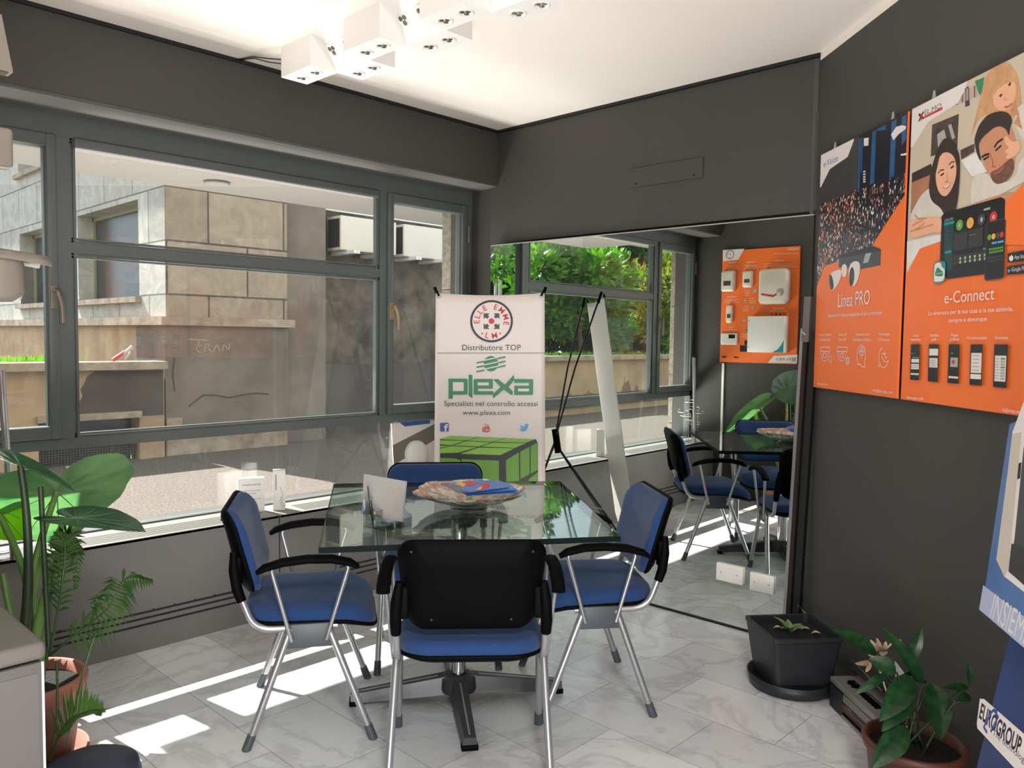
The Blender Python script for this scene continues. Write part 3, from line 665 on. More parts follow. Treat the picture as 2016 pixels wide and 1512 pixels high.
for a in range(4):
    k = MB(); bot = [(.03, -.036, .03), (.41, -.027, .012), (.41, .027, .012), (.03, .036, .03)]; tp_ = [(.03, -.026, .098), (.41, -.020, .045), (.41, .020, .045), (.03, .026, .098)]
    k.hexa(bot, tp_); arm = k.build('base_arm', 'dark_steel', t); arm.matrix_basis = Matrix.Rotation(a * math.pi / 2, 4, 'Z')
    g = MB().hexa([(.08, -.003, .0915), (.39, -.003, .0483), (.39, .003, .0483), (.08, .003, .0915)], [(.08, -.003, .0925), (.39, -.003, .0493), (.39, .003, .0493), (.08, .003, .0925)]).build('groove_line', 'silver_tube', arm)
    MB().box(.385, .415, -.029, .029, 0, .02, .004).build('foot', 'black_plastic', arm)

# ---------------------------------------------------------------- chairs
def outl(a, b, r, n=8):
    return rrect(-a, -b, a, b, r, n)
def pad(mb, a, b, r, prof, warp):
    loops = []
    for ins, z in prof:
        loops.append([Vector(warp(x, y, z)) for x, y in outl(a - ins, b - ins, max(.012, min(r - ins * .5, min(a, b) - ins - .002)))])
    n = len(loops[0]); vs = [v for l in loops for v in l]; fs = []
    for i in range(len(loops) - 1):
        for j in range(n): fs.append((i * n + j, i * n + (j + 1) % n, (i + 1) * n + (j + 1) % n, (i + 1) * n + j))
    fs.append(tuple(range(n))[::-1]); o = (len(loops) - 1) * n; fs.append(tuple(o + j for j in range(n)))
    return mb.add(vs, fs, True)
def make_chair(label):
    t = thing('armchair', label, 'chair', group='blue office chairs around the glass table')
    def sw(x, y, z):
        f = max(0, (y - .06) / .165); b_ = max(0, (-y - .10) / .125)
        return (x * (1 - .05 * max(0, -y / .22)), y, z - .045 * f * f + .012 * b_ * b_ - .010 * (1 - (x / .24) ** 2) * (y < .1))
    pad(MB(), .232, .225, .10, [(.06, .418), (.012, .418), (.0, .426), (.0, .446), (.006, .462), (.02, .472), (.06, .478), (.14, .480)], sw).build('seat', 'blue_fabric', t)
    pad(MB(), .238, .231, .105, [(.10, .395), (.03, .402), (.004, .414), (.0, .423), (.004, .4275), (.03, .4275)], sw).build('seat_shell', 'black_plastic', t)
    def bw(x, h, tt):
        nar = 1.02 - .15 * max(0, (-h + .03) / .175) ** 1.7
        return (x * nar, -.226 - .21 * (h + .13) + .80 * x * x - 1.0 * max(0, h) ** 2 + tt, .658 + h)
    pad(MB(), .214, .145, .055, [(.06, -.002), (.008, -.002), (.0, .008), (.002, .022), (.012, .032), (.04, .037), (.10, .039)], bw).build('backrest', 'blue_fabric', t)
    sh = pad(MB(), .219, .150, .055, [(.08, -.030), (.03, -.026), (.006, -.014), (.0, -.004), (.002, .004), (.02, .004)], bw).build('back_shell', 'black_plastic', t)
    for sx, h in ((-.175, .115), (.175, .115), (-.13, -.105), (.13, -.105)):
        q = bw(sx, h, -.029); MB().lathe([(0, -.001), (.0035, -.001), (.0045, .002)], 10).build('screw', 'pot_black', sh).matrix_basis = Matrix.Translation(q) @ Matrix.Rotation(R(90), 4, 'X')
    for s in (-1, 1):
        up = fillet([(s * .222, .09, .402), (s * .226, -.185, .402), (s * .228, -.236, .54), (s * .226, -.250, .62)], .06, 7)
        MB().tube(up, .0115, 12).build('back_post', 'silver_tube', t)
        MB().tube([(s * .228, -.226, .505), (s * .228, -.240, .545), (s * .224, -.250, .61), (s * .216, -.252, .67)], [.016, .018, .018, .012], 12).box(min(s * .188, s * .226), max(s * .188, s * .226), -.252, -.226, .555, .655, .008).build('post_sleeve', 'black_plastic', t)
        MB().box(s * .235 - .007, s * .235 + .007, -.085, .075, .335, .418, .003).build('side_bracket', 'grey_bracket', t)
        for f in (1, -1):
            lg = MB().tube([(s * .236, f * .062 - .004, .405), (s * .252, f * .195, .045)], .0125, 12).build('leg', 'silver_tube', t)
            MB().tube([(s * .2515, f * .1925, .052), (s * .254, f * .212, .0)], [.0145, .0155], 12).build('foot_cap', 'grey_bracket', lg)
        k = MB().tube(fillet([(s * .248, -.062, .362), (s * .268, -.128, .622), (s * .268, -.09, .638)], .015), .0075, 8).tube(fillet([(s * .248, .052, .362), (s * .268, .128, .622), (s * .268, .09, .640)], .015), .0075, 8)
        k.build('arm_support', 'silver_tube', t)
        MB().tube([(s * .272, -.172, .612), (s * .273, -.150, .626), (s * .274, -.09, .643), (s * .275, -.01, .651), (s * .275, .07, .648), (s * .274, .13, .634), (s * .272, .158, .618)], [.008, .013, .015, .015, .015, .014, .008], 14, ry=.022).build('armrest', 'black_plastic', t)
    MB().tube([(-.236, .04, .398), (.236, .04, .398)], .010, 10).tube([(-.236, -.06, .398), (.236, -.06, .398)], .010, 10).build('cross_bar', 'silver_tube', t)
    return t
ch = make_chair('blue armchair seen from behind, its black back shell nearest the camera')
specs = [((-1.747, -1.657), 47.5, None), ((-1.944, -1.012), -33.6, 'blue armchair left of the table, side on in the sunlight by the radiator'),
         ((-1.076, -1.604), 141.5, 'blue armchair right of the table, in front of the mirror'), ((-1.251, -.910), 231.8, 'blue armchair on the far side of the table before the white banner')]
for (x, y), a, lab in specs:
    o = ch if lab is None else copy_tree(ch)
    o.location = (x, y, 0); o.rotation_euler = (0, 0, R(a - 90))
    if lab: o['label'] = lab

# ---------------------------------------------------------------- on the table
bc = onz(925, 966, .815); bc = Vector((bc.x, bc.y, .75))
t = thing('glass_bowl', 'wide wavy mosaic glass bowl on a foot in the table middle', 'bowl', bc, .4)
wob = lambda a, r: 1 + (.06 * math.sin(6 * a) + .03 * math.sin(11 * a + 1)) * min(1, r / .2) ** 2
mm = mat('mosaic', (176, 172, 160), .2, rgb2=(110, 112, 96), scale=9, spec=.6)
_nt = mm.node_tree; _r = [n for n in _nt.nodes if n.type == 'VALTORGB'][0]; _e = _r.color_ramp.elements
for p_, c_ in ((.42, (120, 130, 70)), (.48, (206, 200, 186)), (.54, (170, 112, 72)), (.57, (150, 140, 128)), (.63, (214, 208, 196))): q = _e.new(p_); q.color = (*lin(c_), 1)
MB().lathe([(.0, .020), (.07, .024), (.13, .038), (.18, .058), (.205, .070), (.209, .072), (.204, .064), (.18, .050), (.13, .030), (.07, .016), (.0, .013)], 72, (0, 0, 0), wob).build('plate', mm, t)
MB().lathe([(0, 0), (.07, 0), (.075, .006), (.045, .014), (.05, .018)], 32).build('foot', 'bowl_glass', t)
# leaflets lying in the bowl
mat('mag_blue', (62, 112, 186), .3); mat('mag_dark', (40, 52, 70), .3)
q0 = [onz(*p, .838) for p in ((877, 986), (991, 971), (981, 942), (889, 946))]
o0 = sum(q0, Vector()) / 4; ex = (q0[1] - q0[0]).normalized(); L1 = .21; L2 = .148
for i, (dx, dy, rot, lab) in enumerate(((.045, -.02, -.30, 'blue leaflet at the bottom of the fan in the glass bowl'), (.028, -.012, -.18, 'blue leaflet, middle one of the fan in the glass bowl'), (0, 0, 0, 'blue leaflet with red parrots on top in the glass bowl'))):
    e = (Matrix.Rotation(rot, 3, 'Z') @ ex); c = o0 + ex * dx + Vector((-ex.y, ex.x, 0)) * dy; c.z = .832 + i * .0065
    tilt = Matrix.Rotation(R(4), 4, 'X')
    t = thing('leaflet', lab, 'leaflet', M=Matrix.Translation(c) @ Matrix.Rotation(math.atan2(e.y, e.x), 4, 'Z') @ tilt, group='leaflets in the glass bowl')
    MB().box(-L1 / 2, L1 / 2, -L2 / 2, L2 / 2, -.0015, .0015).build('pages', 'mag_blue', t)
    if i == 2:
        h = bpy.data.objects.new('cover_print', None)
        Mh = Matrix.Translation((0, 0, .0018)) @ Matrix.Rotation(R(-90), 4, 'X')
        pr = Print(t)
        items = []
        items.append(pr.poly([(-.105, -.074), (-.075, -.074), (-.075, .074), (-.105, .074)], 'mag_dark', 'spine_strip'))
        for m_, pts in (('print_red', [(-.02, .05), (.0, .066), (.03, .05), (.02, .02), (-.03, -.01)]), ('print_amber', [(-.05, .06), (-.02, .07), (-.02, .03), (-.055, .0)]), ('print_ok', [(-.07, .05), (-.05, .06), (-.055, .01), (-.07, .02)]), ('print_red', [(.02, -.01), (.05, .02), (.065, .0), (.03, -.05), (-.02, -.06)]), ('print_amber', [(.0, -.03), (.02, -.02), (-.02, -.065), (-.04, -.06)])):
            items.append(pr.poly(pts, m_, 'parrot_print'))
        items.extend(pr.text([('COMUNICAZIONE', (-.099, -.06), (-.099, .06), .008), ('SISTEMI SICUREZZA', (-.084, -.06), (-.084, .06), .006)], 'print_white'))
        items.append(pr.polys([[(.075, .045), (.098, .045), (.098, .068), (.075, .068)]], 'print_white', 'price_box'))
        for it in items: it.matrix_local = Mh
# acrylic organiser with pen, and grey card
ol, of_, orr = (onz(*q, .75) for q in ((698, 1041), (759, 1047), (811, 1034)))
ux = (orr - of_); W1 = ux.length; ux.normalize(); uy = Vector((-ux.y, ux.x, 0)); D1 = max(.11, (ol - of_).dot(uy)); o0 = of_.copy()
Mo = panel_matrix(o0, ux)
t = thing('desk_organiser', 'clear acrylic desk organiser with compartments on the glass table', 'desk organiser', M=Mo)
k = MB(); w = .003
k.box(0, W1, 0, D1, 0, .004).box(0, W1, 0, w, 0, .03).box(0, W1, D1 - w, D1, 0, .10)
k.prism([(0, 0), (0, .03), (.0, .03)], 0, 0) if 0 else None
for x in (0, W1 * .36, W1 * .68, W1 - w): k.add([(x, 0, 0), (x + w, 0, 0), (x + w, D1, 0), (x, D1, 0), (x, 0, .035), (x + w, 0, .035), (x + w, D1, .10), (x, D1, .10)], [(3, 2, 1, 0), (4, 5, 6, 7), (0, 1, 5, 4), (1, 2, 6, 5), (2, 3, 7, 6), (3, 0, 4, 7)])
k.box(0, W1, D1 * .5, D1 * .5 + w, 0, .06)
k.build('tray', 'acrylic', t)
pc = at_depth(742, 975, (np.array(o0) - CAM) @ FWD + .04)
t = thing('pen', 'silver pen standing in the clear organiser', 'pen', (o0 + ux * .02 + uy * D1 * .72 + Vector((0, 0, .006))))
MB().tube([(0, 0, 0), (-.008, .01, .085)], .0045, 10).build('barrel', 'black_gloss', t); MB().tube([(-.008, .01, .085), (-.013, .016, .135)], [.0045, .003], 10).build('cap', 'chrome', t)
cq = [at_depth(x, y, (np.array(o0) - CAM) @ FWD + dd) for x, y, dd in ((735, 936, .10), (819, 951, .0), (811, 1031, -.01), (732, 1015, .09))]
k = MB(); nn = (cq[1] - cq[0]).cross(cq[3] - cq[0]).normalized() * .004
k.hexa([c - nn for c in cq], [c + nn for c in cq])
for i in range(len(k.v)): k.v[i] = tuple(Vector(k.v[i]) + uy * .045)
o = k.build('blank_card', 'print_lgrey'); tag(o, 'blank grey card standing upright at the back of the acrylic organiser', 'card')

# ---------------------------------------------------------------- window shelf
for (cx, cy, rz, w, d, h, lab) in ((-1.565, .165, -22, .128, .05, .175, 'white printed carton on the sill beside the left chair back'), (-1.432, .12, -30, .062, .06, .205, 'tall narrow white carton on the sill, right of the pair')):
    t = thing('carton', lab, 'box', (cx, cy, .5065), R(rz), 'cartons on the window sill')
    MB().box(-w / 2, w / 2, -d / 2, d / 2, 0, h, .002).build('box', 'white', t)
    pr = Print(t); pr.y = -d / 2 - .0002
    if w > .1:
        pr.text([('THERMOMETER', (-.045, h - .038), (.045, h - .038), .009)], 'print_grey')
        pr.polys([[(-.045, h - .065 - i * .014), (.045 - .02 * (i % 3), h - .065 - i * .014), (.045 - .02 * (i % 3), h - .062 - i * .014), (-.045, h - .062 - i * .014)] for i in range(6)], 'print_lgrey', 'small_print')
    else:
        pr.polys([[(-.02, h - .10), (-.012, h - .10), (-.012, h - .02), (-.02, h - .02)]], 'print_lgrey', 'small_print')
        pr.strokes([[(.024, .02), (.012, .05), (.018, .08), (.006, .12)], [(.018, .015), (.004, .045), (.01, .07)]], .003, 'print_lgrey')
MP = panel_matrix(Vector((-.60, .235, .512)), (1, 0, 0), (0, .1, 1))
t = thing('window_notice', 'white and blue printed notice standing against the lower window glass', 'notice', M=MP)
MB().box(0, .42, 0, .006, 0, .37).build('board', 'print_white', t)
pr = Print(t); pr.poly([(0, .24), (.42, .37), (.42, .28), (0, .12)], mat('notice_grey', (112, 106, 100), .5)); pr.poly([(.06, .372), (.30, .372), (.30, .350), (.10, .345)], 'print_fb')
pr.poly(rrect(.04, .02, .38, .035, .004), 'print_sky')
MB().lathe([(.085, 0), (.085, .02), (.07, .035), (.04, .042), (.0, .043)], 28).build('round_sensor', 'white_plastic', t).matrix_basis = Matrix.Translation((.17, 0, .17)) @ Matrix.Rotation(R(90), 4, 'X')
# wire leaflet rack and rod at the left end (seen in the mirror)
t = thing('wire_rack', 'chrome wire leaflet rack on the left end of the sill, seen in the mirror', 'rack', (-2.72, .06, .506))
k = MB(); k.tube([(-.08, -.05, .004), (.08, -.05, .004), (.08, .05, .004), (-.08, .05, .004)], .004, 6, True); k.build('base', 'chrome', t)
for i, (yy, zz, s) in enumerate(((.03, .36, 1), (.085, .27, 1), (.05, .24, -1), (-.01, .30, 1), (-.06, .27, -1), (.0, .21, 1), (-.02, .17, -1))):
    MB().tube([(0, yy - .005, .004), (0, yy, zz)], .003, 6).build('stem', 'chrome', t)
    q = [(.0 + .02 * (i % 3 - 1), yy + a, zz + b) for a, b in [(x * .045, z * .012) for x, z in ((-1, -1), (1, -1), (1.25, 0), (1, 1), (-1, 1), (-1.25, 0))]]
    MB().tube(q, .0035, 6, True).build('wire_loop', 'chrome', t)
o = MB().tube([(-2.66, -.01, .507), (-2.68, .03, 1.25)], .014, 12).build('metal_rod', 'silver_tube'); tag(o, 'bare metal rod standing beside the wire rack, seen in the mirror', 'rod')
o = MB().box(-3.049, -3.035, -.075, -.055, 0, 1.20).build('cable_trunking', 'white_plastic'); tag(o, 'thin white cable trunking running down the left wall, seen in the mirror', 'trunking')

# ---------------------------------------------------------------- ceiling lights
names = ['first ceiling spotlight block, the one nearest the window', 'ceiling spotlight block, second from the window', 'ceiling spotlight block, third from the window', 'ceiling spotlight block, fourth from the window', 'ceiling spotlight block, fifth from the window', 'last ceiling spotlight block, cut by the top of the frame']
for i, lab in enumerate(names):
    t = thing('ceiling_spotlight', 'white angular ' + lab, 'ceiling light', (-1.52, -.293 - .2402 * i, CE), 0, 'white spotlight blocks on the ceiling')
    e = .1305; H = .132; Y = -.2402; f = 1 if i % 2 == 0 else -1   # box on the window-left side for even ones
    xb0, xb1 = (-e, 0) if f == 1 else (0, e)
    k = MB().prism([(xb0, -H), (xb1, -H), (xb1, 0), (xb0, 0)], Y, 0)
    xf = e if f == 1 else -e
    k.prism([(0, -H), (xf, 0), (0, 0)], Y, 0); k.build('body', 'lamp_white', t)
    def spot(cx, cy, nrm):
        m_ = Matrix.Translation((cx[0], cy, cx[1])) @ Vector(nrm).to_track_quat('Z', 'Y').to_matrix().to_4x4()
        d_ = MB().lathe([(.031, 0), (.031, .004), (.026, .0045), (.025, .0015), (0, .0015)], 24).build('spot_ring', 'lamp_white', t); d_.matrix_basis = m_
        q = MB()
        for a in range(3): q.lathe([(.0095, .0018), (.0095, .003), (.007, .0034), (0, .0022)], 14, (.0125 * math.cos(a * 2.094 + .5), .0125 * math.sin(a * 2.094 + .5), 0))
        q.build('led_cluster', 'lamp_hole', d_)
    xm = (xb0 + xb1) / 2
    for yy in (.27, .73): spot((xm, -H), Y * yy, (0, 0, -1)); spot((xf * .5, -H * .5), Y * yy, (H * (1 if xf > 0 else -1), 0, -e))
t = thing('ceiling_wire', 'thin loose wire at the wall end of the ceiling spotlights', 'wire', (-1.66, -.17, CE))
MB().tube([(.02, -.12, -.05), (-.02, -.05, -.04), (-.03, .05, -.012), (-.05, .16, -.004)], .0025, 6).tube([(.02, -.12, -.07), (-.01, -.04, -.05), (-.02, .06, -.014), (-.04, .16, -.004)], .0025, 6).build('wire', 'dark', t)

# ---------------------------------------------------------------- cabinet, dark stool, wall detectors
t = thing('cabinet', 'low grey beige cabinet at the left edge of the picture', 'cabinet', (-3.2, -1.21, 0))
MB().box(-.25, .245, -.215, .21, .02, .60, .004).build('body', 'cabinet_grey', t); MB().box(-.26, .254, -.222, .218, .606, .65, .015).build('top', 'cabinet_top', t)
MB().box(-.24, .235, -.2165, -.214, .05, .575).build('door', 'cabinet_grey', t); MB().box(-.25, .24, -.2, .2, 0, .02).build('plinth', 'dark', t)
MB().box(.2425, .2475, -.2175, -.212, .02, .60).build('edge_strip', 'white', t)
o = MB().lathe([(0, 0), (.10, 0), (.125, .08), (.13, .17), (.122, .20), (.09, .217), (.0, .222)], 36, (-2.79, -1.235, 0)).build('round_stool', 'pot_navy'); tag(o, 'dark navy rounded stool at the foot of the grey cabinet', 'stool')
def wall_dev(name, lab, cat, y, z, f):
    t = thing(name, lab, cat, (-3.05, y, z), 0, 'white security devices on the left wall'); f(t)
def dev1(t):
    MB().hexa([(.0, -.03, 0), (.175, -.026, .0), (.175, .026, 0), (.0, .03, .0)], [(.0, -.03, .15), (.15, -.026, .15), (.15, .026, .15), (.0, .03, .15)]).build('housing', 'device_grey', t); MB().box(.08, .165, -.02, .02, -.003, .002).build('lens', 'lamp_hole', t)
wall_dev('motion_detector', 'small tapered white detector at the top left edge', 'motion detector', -.955, 2.12, dev1)
def dev2(t): MB().box(0, .172, -.03, .03, 0, .11, .012).build('housing', 'device_grey', t); MB().box(.0, .01, -.035, .035, -.01, .12).build('wall_plate', 'cream_plastic', t)
wall_dev('motion_detector', 'boxy white detector halfway down the left edge', 'motion detector', -.955, 1.855, dev2)
def dev3(t):
    pad(MB(), .05, .075, .03, [(.03, 0), (.0, .0), (0, .10), (.012, .125), (.03, .135)], lambda x, y, z: (.06 + z, x, y + .06)).build('housing', 'device_grey', t)
    MB().grid(lambda u, v: (.0 + .255 * u, -.062 + .124 * v, .145 - .018 * u * u - .03 * (2 * v - 1) ** 2), 8, 8).build('rain_hood', 'device_grey', t, mod=solid(.005))
    MB().box(0, .05, -.02, .02, .03, .08).build('mount', 'grey_bracket', t)
wall_dev('outdoor_detector', 'larger white hooded detector on a dark pole at the left edge', 'outdoor detector', -.95, 1.495, dev3)
o = MB().tube([(-2.985, -.972, 1.30), (-2.985, -.972, 2.05)], .011, 12).build('dark_pole', 'brown_metal'); tag(o, 'thin dark brown pole behind the white detectors at the left edge', 'pole')
# ---------------------------------------------------------------- plants
def heart(mb, A, d, nrm, L, Wd, droop=.2, cup=.12, rings=6, nth=40, wave=.02, seed=0):
    d = Vector(d).normalized(); n = Vector(nrm); n = (n - d * n.dot(d)).normalized(); s = d.cross(n)
    th = np.array([0, 12, 30, 60, 90, 120, 150, 168, 180]); rr = np.array([1.0, .86, .70, .60, .56, .55, .50, .36, .10])
    rr_ = random.Random(seed); ph = rr_.uniform(0, 6)
    vs = [Vector(A)]; fs = []
    for k in range(1, rings + 1):
        f = k / rings
        for j in range(nth):
            a = -math.pi + 2 * math.pi * j / nth; r = np.interp(abs(math.degrees(a)), th, rr) * L * (1 + wave * math.sin(9 * a + ph)); x = r * math.cos(a) * f; y = r * math.sin(a) * f * Wd
            p = Vector(A) + d * x + s * y + n * (cup * abs(y) - .05 * math.sin(math.pi * f) * L * abs(math.sin(a * 5)) * .25) + Vector((0, 0, -1)) * droop * L * (x / L) ** 2 * (1 if x > 0 else .4)
            vs.append(p)
    for j in range(nth): fs.append((0, 1 + j, 1 + (j + 1) % nth))
    for k in range(rings - 1):
        for j in range(nth): fs.append((1 + k * nth + j, 1 + (k + 1) * nth + j, 1 + (k + 1) * nth + (j + 1) % nth, 1 + k * nth + (j + 1) % nth))
    mb.add(vs, fs, True)
    mb.veins = [[vs[0]] + [vs[1 + k * nth + j] + n * .0012 for k in range(rings - 1)] for j in range(nth) if j % 4 == 2] + [[vs[0]] + [vs[1 + k * nth + nth // 2] + n * .0015 for k in range(rings)]]
    return mb
def vein(mb, lf):
    k = MB()
    for q in mb.veins: k.tube(q, [.0022 - .0014 * i / len(q) for i in range(len(q))], 5)
    k.build('veins', 'leaf_vein', lf)
def blade(mb, B, T, Wd, nrm, sag=.0, fold=.25, n=12, prof=None):
    B, T = Vector(B), Vector(T); ax = T - B; L = ax.length; ax.normalize(); nr = Vector(nrm); nr = (nr - ax * nr.dot(ax)).normalized(); s = ax.cross(nr)
    prof = prof or (lambda u: (math.sin(math.pi * min(1, u ** .8)) ** .8) * (1 - .15 * u))
    def f(u, v):
        w = Wd / 2 * max(.0, prof(u)); q = 2 * v - 1
        return B + ax * (u * L) + nr * (sag * L * math.sin(math.pi * u) + fold * abs(q) * w) + s * (q * w)
    return mb.grid(f, n, 6)
def bez(a, b, c, n=12):
    a, b, c = Vector(a), Vector(b), Vector(c); return [a * (1 - t) ** 2 + b * 2 * t * (1 - t) + c * t * t for t in [i / n for i in range(n + 1)]]
TOCAM = -Vector(FWD)
def pot(t, r, h, m, rim=.035, soil=True, r0=.72):
    k = MB().lathe([(0, 0), (r * r0, 0), (r * .94, h - rim), (r * 1.0, h - rim), (r * 1.04, h - .006), (r * 1.0, h), (r * .93, h), (r * .90, h - .04), (r * .88, h - .045)], 40); p_ = k.build('pot', m, t)
    if soil: MB().lathe([(r * .91, h - .035), (r * .5, h - .028), (0, h - .03)], 30).build('soil', 'soil', t)
    return p_
# tall elephant ear by the window
pc = Vector((-2.815, -.755, 0))
t = thing('elephant_ear_plant', 'tall elephant ear plant with huge leaves in a terracotta pot by the window', 'potted plant', pc)
def loc(v): return Vector(v) - pc
pot(t, .165, .31, 'terracotta', .055)
MB().lathe([(0, .004), (.15, .0), (.165, .012), (.172, .07), (.165, .07), (.155, .02), (0, .014)], 36).build('saucer', 'terracotta', t)
stk = [loc(at_depth(97, 1290, 2.47)), loc(at_depth(80, 958, 2.47))]
MB().tube(stk, .008, 8).build('support_stake', 'stem_dark', t)
soil0 = Vector((.0, 0, .27))
leaves = [  # attach px, depth, tip px, tip depth, normal, length scale(None=dist), width, material, droop
    ((40, 916), 2.48, (148, 957), 2.52, (.35, .25, .9), 1.15, 'alocasia', .12),
    ((112, 968), 2.72, (165, 1040), 2.55, tuple(TOCAM * .8 + Vector((.1, 0, .35))), 1.75, 'alocasia_sunlit', .0),
    ((150, 1020), 2.50, (282, 1038), 2.42, (.1, -.35, .9), .62, 'alocasia', .05),
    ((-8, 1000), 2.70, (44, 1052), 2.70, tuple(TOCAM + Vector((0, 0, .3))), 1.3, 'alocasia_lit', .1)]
for i, (ap, ad, tp2, td, nrm, wd, m_, dr) in enumerate(leaves):
    A = loc(at_depth(*ap, ad)); T = loc(at_depth(*tp2, td)); d = T - A
    Ld = d.length * 1.05
    if i == 1: d, nrm, Ld, wd = Vector((.22, .70, -.66)), (0, .66, .74), .37, 1.2
    hm = heart(MB(), A, d, nrm, Ld, wd, dr, .12, seed=i); vein(hm, hm.build('leaf', m_, t))
    MB().tube(bez(soil0 + Vector((.02 * i - .03, 0, 0)), soil0 + Vector((.05 * i - .08, .02, .25)) if i else loc(at_depth(75, 1120, 2.49)), A), [.019 - .0008 * j for j in range(13)], 10).build('leaf_stalk', 'stem_green' if i else 'stem_dark', t)
# the leaf the mirror shows from its front, the bamboo cane and a drooping one
A = loc((-2.985, -.677, .977)); hm = heart(MB(), A, (.12, -.42, .9), (1, .15, .0), .215, 1.25, .0, .05, seed=9); vein(hm, hm.build('leaf', 'alocasia', t))
MB().tube(bez(soil0 + Vector((-.02, .0, 0)), loc((-2.93, -.72, .6)), A), .012, 10).build('leaf_stalk', 'stem_green', t)
MB().tube([soil0 + Vector((-.05, .03, 0)), loc((-2.972, -.69, .95))], .010, 8).build('bamboo_cane', 'bamboo', t)
for i, (a, b) in enumerate((((48, 1205), (84, 1100)), ((18, 1205), (6, 1130)))):
    MB().tube(bez(soil0, loc(at_depth(*a, 2.6)), loc(at_depth(*b, 2.62))), .011, 8).build('leaf_stalk', 'stem_green', t)
# palm fronds from the same pot
t2 = thing('palm_plant', 'feathery palm with arching fronds growing beside the elephant ear stalks', 'palm', pc + Vector((.05, -.05, .28)))
def loc2(v): return Vector(v) - pc - Vector((.05, -.05, .28))
def frond(pts, D, ll, nl, seed, side=(1, 1), down=.5, m_='palm_leaf'):
    rr = random.Random(seed); P = [loc2(at_depth(x, y, d_)) for (x, y), d_ in zip(pts, D)]
    cur = []
    for i in range(len(P) - 1):
        p0 = P[max(0, i - 1)]; p1 = P[i]; p2 = P[i + 1]; p3 = P[min(len(P) - 1, i + 2)]
        for j in range(10):
            q = j / 10; cur.append(.5 * ((2 * p1) + (p2 - p0) * q + (2 * p0 - 5 * p1 + 4 * p2 - p3) * q * q + (3 * p1 - p0 - 3 * p2 + p3) * q ** 3))
    cur.append(P[-1]); n = len(cur)
    k = MB(); k.tube(cur, [.0045 * (1 - .7 * i / n) for i in range(n)], 6)
    for i in range(nl):
        f = .22 + .78 * i / nl; a = cur[min(n - 1, int(f * (n - 1)))]; b = cur[min(n - 1, int(f * (n - 1)) + 1)]; ax = (b - a).normalized() if (b - a).length > 1e-6 else Vector((0, 0, 1))
        sd = ax.cross(TOCAM).normalized()
        for s_, on in ((1, side[0]), (-1, side[1])):
            if not on: continue
            l = ll * math.sin(math.pi * (.15 + .8 * f)) * rr.uniform(.8, 1.15); d = (sd * s_ * .8 + ax * .6 + Vector((0, 0, -down)) + TOCAM * rr.uniform(-.35, .35)).normalized(); e = a + d * l + Vector((0, 0, -down * l * .35)); mid = a + d * l * .5 + Vector((0, 0, .06 * l)); w = d.cross(TOCAM).normalized() * .0042
            k.add([a - w * .4, a + w * .4, mid + w, e, mid - w], [(0, 1, 2, 4), (4, 2, 3)])
    k.build('frond', m_, t2)
frond([(98, 1290), (150, 1248), (215, 1195), (245, 1140), (300, 1142)], [2.46, 2.44, 2.42, 2.42, 2.40], .075, 46, 1, (1, 1), .75)
frond([(98, 1290), (118, 1180), (128, 1090), (122, 1060), (100, 1075)], [2.46, 2.46, 2.46, 2.46, 2.46], .055, 40, 2, (1, 1), .15)
frond([(92, 1300), (104, 1140), (130, 1058), (150, 1085), (148, 1160)], [2.46, 2.5, 2.5, 2.5, 2.5], .05, 40, 3, (1, 1), .2)
frond([(96, 1495), (130, 1425), (168, 1402), (200, 1400)], [2.30, 2.28, 2.26, 2.26], .075, 26, 4, (1, 1), -.55)
frond([(112, 1300), (112, 1400), (100, 1500)], [2.42, 2.36, 2.30], .0, 1, 5, (0, 0))
frond([(185, 1255), (160, 1340), (128, 1480)], [2.36, 2.34, 2.30], .0, 1, 6, (0, 0))
# black square pot
hp = .245
tc = [onz(*q, hp) for q in ((1478, 1206), (1531, 1266), (1650, 1262), (1588, 1205))]; cc = sum(tc, Vector()) / 4; cc.z = 0
ax = ((tc[2] - tc[1]).normalized()); rz = math.atan2(ax.y, ax.x); s1 = .5 * ((tc[2] - tc[1]).length + (tc[3] - tc[0]).length) / 2; s2 = .5 * ((tc[0] - tc[1]).length + (tc[3] - tc[2]).length) / 2
s1 = s2 = (s1 + s2) / 2
t = thing('square_pot', 'black square tapered plant pot with small green rosette before the mirror', 'potted plant', cc, rz)
k = MB(); pf = [(.76, .02), (.78, .02), (.97, hp - .02), (1.0, hp - .012), (1.0, hp), (.90, hp), (.87, hp - .04)]; nl = 0; lo = []
for f, z in pf: lo.append([(x, y, z) for x, y in rrect(-s1 * f, -s2 * f, s1 * f, s2 * f, .018, 4)])
n_ = len(lo[0]); k.add([p for l in lo for p in l], [(i * n_ + j, i * n_ + (j + 1) % n_, (i + 1) * n_ + (j + 1) % n_, (i + 1) * n_ + j) for i in range(len(lo) - 1) for j in range(n_)] + [tuple(range(n_))[::-1]])
k.build('pot', 'pot_black', t)
MB().slab([(x, y) for x, y in rrect(-s1 * .885, -s2 * .885, s1 * .885, s2 * .885, .015, 4)], hp - .05, hp - .03).build('soil', 'soil', t)
MB().lathe([(0, .006), (s1 * 1.0, 0), (s1 * 1.12, .01), (s1 * 1.2, .055), (s1 * 1.16, .055), (s1 * 1.05, .018), (0, .012)], 40).build('saucer', 'pot_black', t)
for i in range(7):
    a = i * .95 + .4; l = random.Random(i).uniform(.05, .075); B = Vector((-.01, .0, hp - .03)); T = B + Vector((math.cos(a) * l, math.sin(a) * l, .03 + .012 * (i % 3)))
    blade(MB(), B, T, .030, (-math.cos(a) * .5, -math.sin(a) * .5, 1), .12, .35).build('leaf', 'succulent', t)
